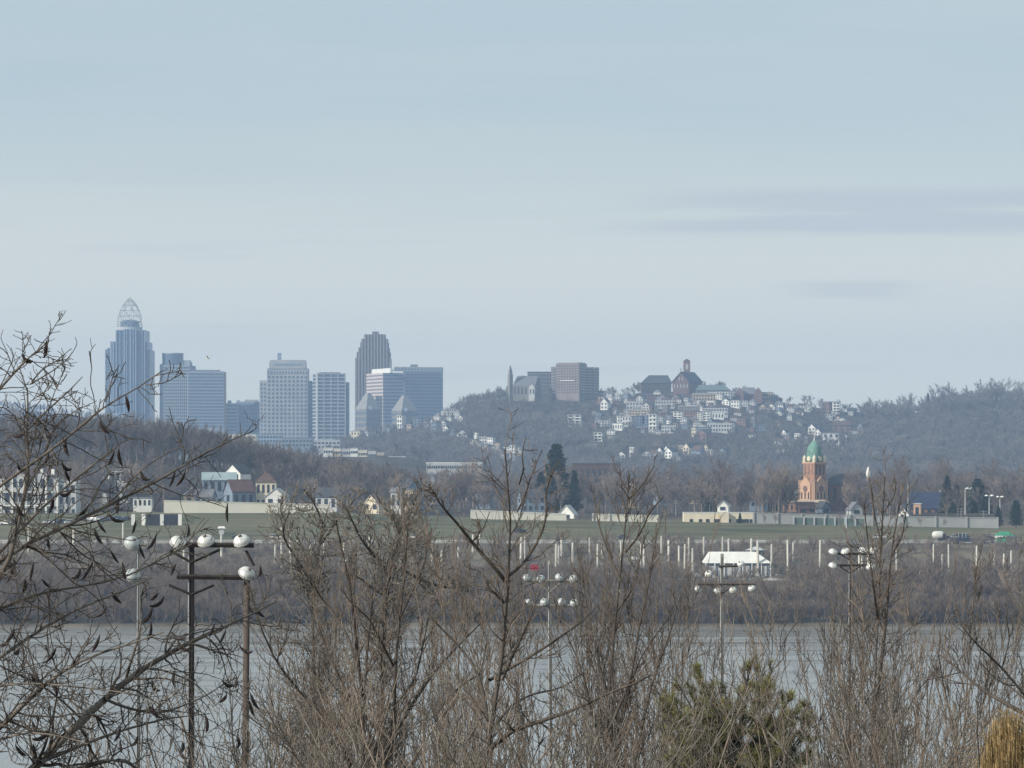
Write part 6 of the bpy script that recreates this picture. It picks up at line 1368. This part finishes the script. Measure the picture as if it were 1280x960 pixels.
# olive pine
def pine():
    Y = 72; rg = np.random.default_rng(61); x = P(915, 0, Y)[0]; zb = gz(x, Y); t = thing('pine_tree', 'ragged olive green long needled pine in front of the river', 'pine', (x, Y, zb)); o = np.array((x, Y, zb))
    sp = [([(905, 1400), (910, 1150), (915, 1000), (918, 930), (914, 890), (912, 868)], 72, 72, 10, 2)]
    tips = [(845, 850), (830, 900), (870, 832), (942, 822), (965, 838), (990, 868), (1012, 880), (1015, 925), (840, 945), (880, 865), (935, 868), (960, 905), (895, 905), (860, 985), (985, 960), (930, 950), (1020, 980), (825, 985), (905, 965), (950, 985), (875, 930), (985, 905)]
    for i in range(84):
        a = rg.uniform(826, 1018); b_ = rg.uniform(840 + abs(a - 915) * .25, 985); tips.append((a, b_))
    for i, (a, b_) in enumerate(tips):
        c = 915 + (a - 915) * .1; s = 1130 - i * 6 if b_ > 900 else 1050 - i * 5
        s = b_ + abs(a - 915) * .55 + 60; dy = rg.uniform(-1.5, 1.3)
        sp.append(([(915, s), (915 + (a - 915) * .45, s - (s - b_) * .3), (a, b_)], 72, 72 + dy, 5, 1.6))
    L0, R0 = limbs(sp, rg, 10)
    L1, R1, _ = grow(L0[1:], R0[1:], 4.2, (.15, .42), (30, 60), rg, .25, .12, .2, 5, .6, .006, .15, .7)
    L2, R2, _ = grow(L1, R1, 5, (.3, .6), (30, 60), rg, .4, .1, .3, 4, .7, .005, .08, .35)
    al = [np.concatenate([q[:, -1], q[:, -2] * .6 + q[:, -1] * .4]) for q in (L1, L2, L0[1:])]; dl = [np.concatenate([q[:, -1] - q[:, -2]] * 2) for q in (L1, L2, L0[1:])]
    c = np.concatenate(al); d = np.concatenate(dl); d /= np.linalg.norm(d, axis=1, keepdims=True)
    k = 26; c = np.repeat(c, k, 0); d = np.repeat(d, k, 0); n = len(c)
    c = c - d * rg.uniform(0, .1, (n, 1)); v = d * .7 + rg.normal(size=(n, 3)) * .6; v[:, 2] += .15; v /= np.linalg.norm(v, axis=1, keepdims=True); ln = rg.uniform(.11, .21, (n, 1))
    q = np.cross(v, rg.normal(size=(n, 3))); q /= np.linalg.norm(q, axis=1, keepdims=True); w_ = .0045
    V = np.stack([c - q * w_, c + q * w_, c + v * ln], 1).reshape(-1, 3) - o
    a = Acc(); a.tubes(L0[:1] - o, R0[:1], 8); link('trunk', a.mesh('trunk', True), 'bark_dark', t)
    a = Acc(); a.tubes(L0[1:] - o, R0[1:], 6); a.tubes(L1 - o, R1, 4); a.tubes(L2 - o, R2, 3); br = link('branches', a.mesh('branches', True), 'bark_dark', t)
    a = Acc(); a.put(V, np.arange(n * 3).reshape(n, 3)); link('needles', a.mesh('needles'), 'needle', t)
pine()
# straw coloured bush in the corner
def bush():
    Y = 46; rg = np.random.default_rng(62); x = P(1262, 0, Y)[0]; zb = gz(x, Y); top = zof(884, Y); t = thing('straw_bush', 'golden straw coloured bush of fine stems in near right corner', 'bush', (x, Y, zb)); hh = top - zb
    n = 5200; a = rg.uniform(0, 6.28, n); s = rg.random(n) ** .55; rad = .62 * s; hz_ = hh * np.sqrt(np.maximum(0, 1 - (s * .86) ** 2.2)) * rg.uniform(.8, 1.0, n)
    b0 = np.stack([.3 * s * np.cos(a), .3 * s * np.sin(a), np.full(n, -.2)], 1); b2 = np.stack([rad * np.cos(a) + rg.normal(size=n) * .06, rad * np.sin(a) + rg.normal(size=n) * .06, hz_], 1); b1 = b0 * .35 + b2 * .65 + np.stack([rad * .15 * np.cos(a), rad * .15 * np.sin(a), hz_ * .12], 1)
    b3 = b2 + np.stack([np.cos(a) * .1 + rg.normal(size=n) * .07, np.sin(a) * .1 + rg.normal(size=n) * .07, rg.uniform(-.12, .1, n)], 1)
    L = np.stack([b0, b1, b2, b3], 1); acc = Acc(); acc.tubes(L, np.tile(np.array([.006, .005, .004, .002]), (n, 1)), 3); link('stems', acc.mesh('stems'), 'straw', t)
bush()
settle()
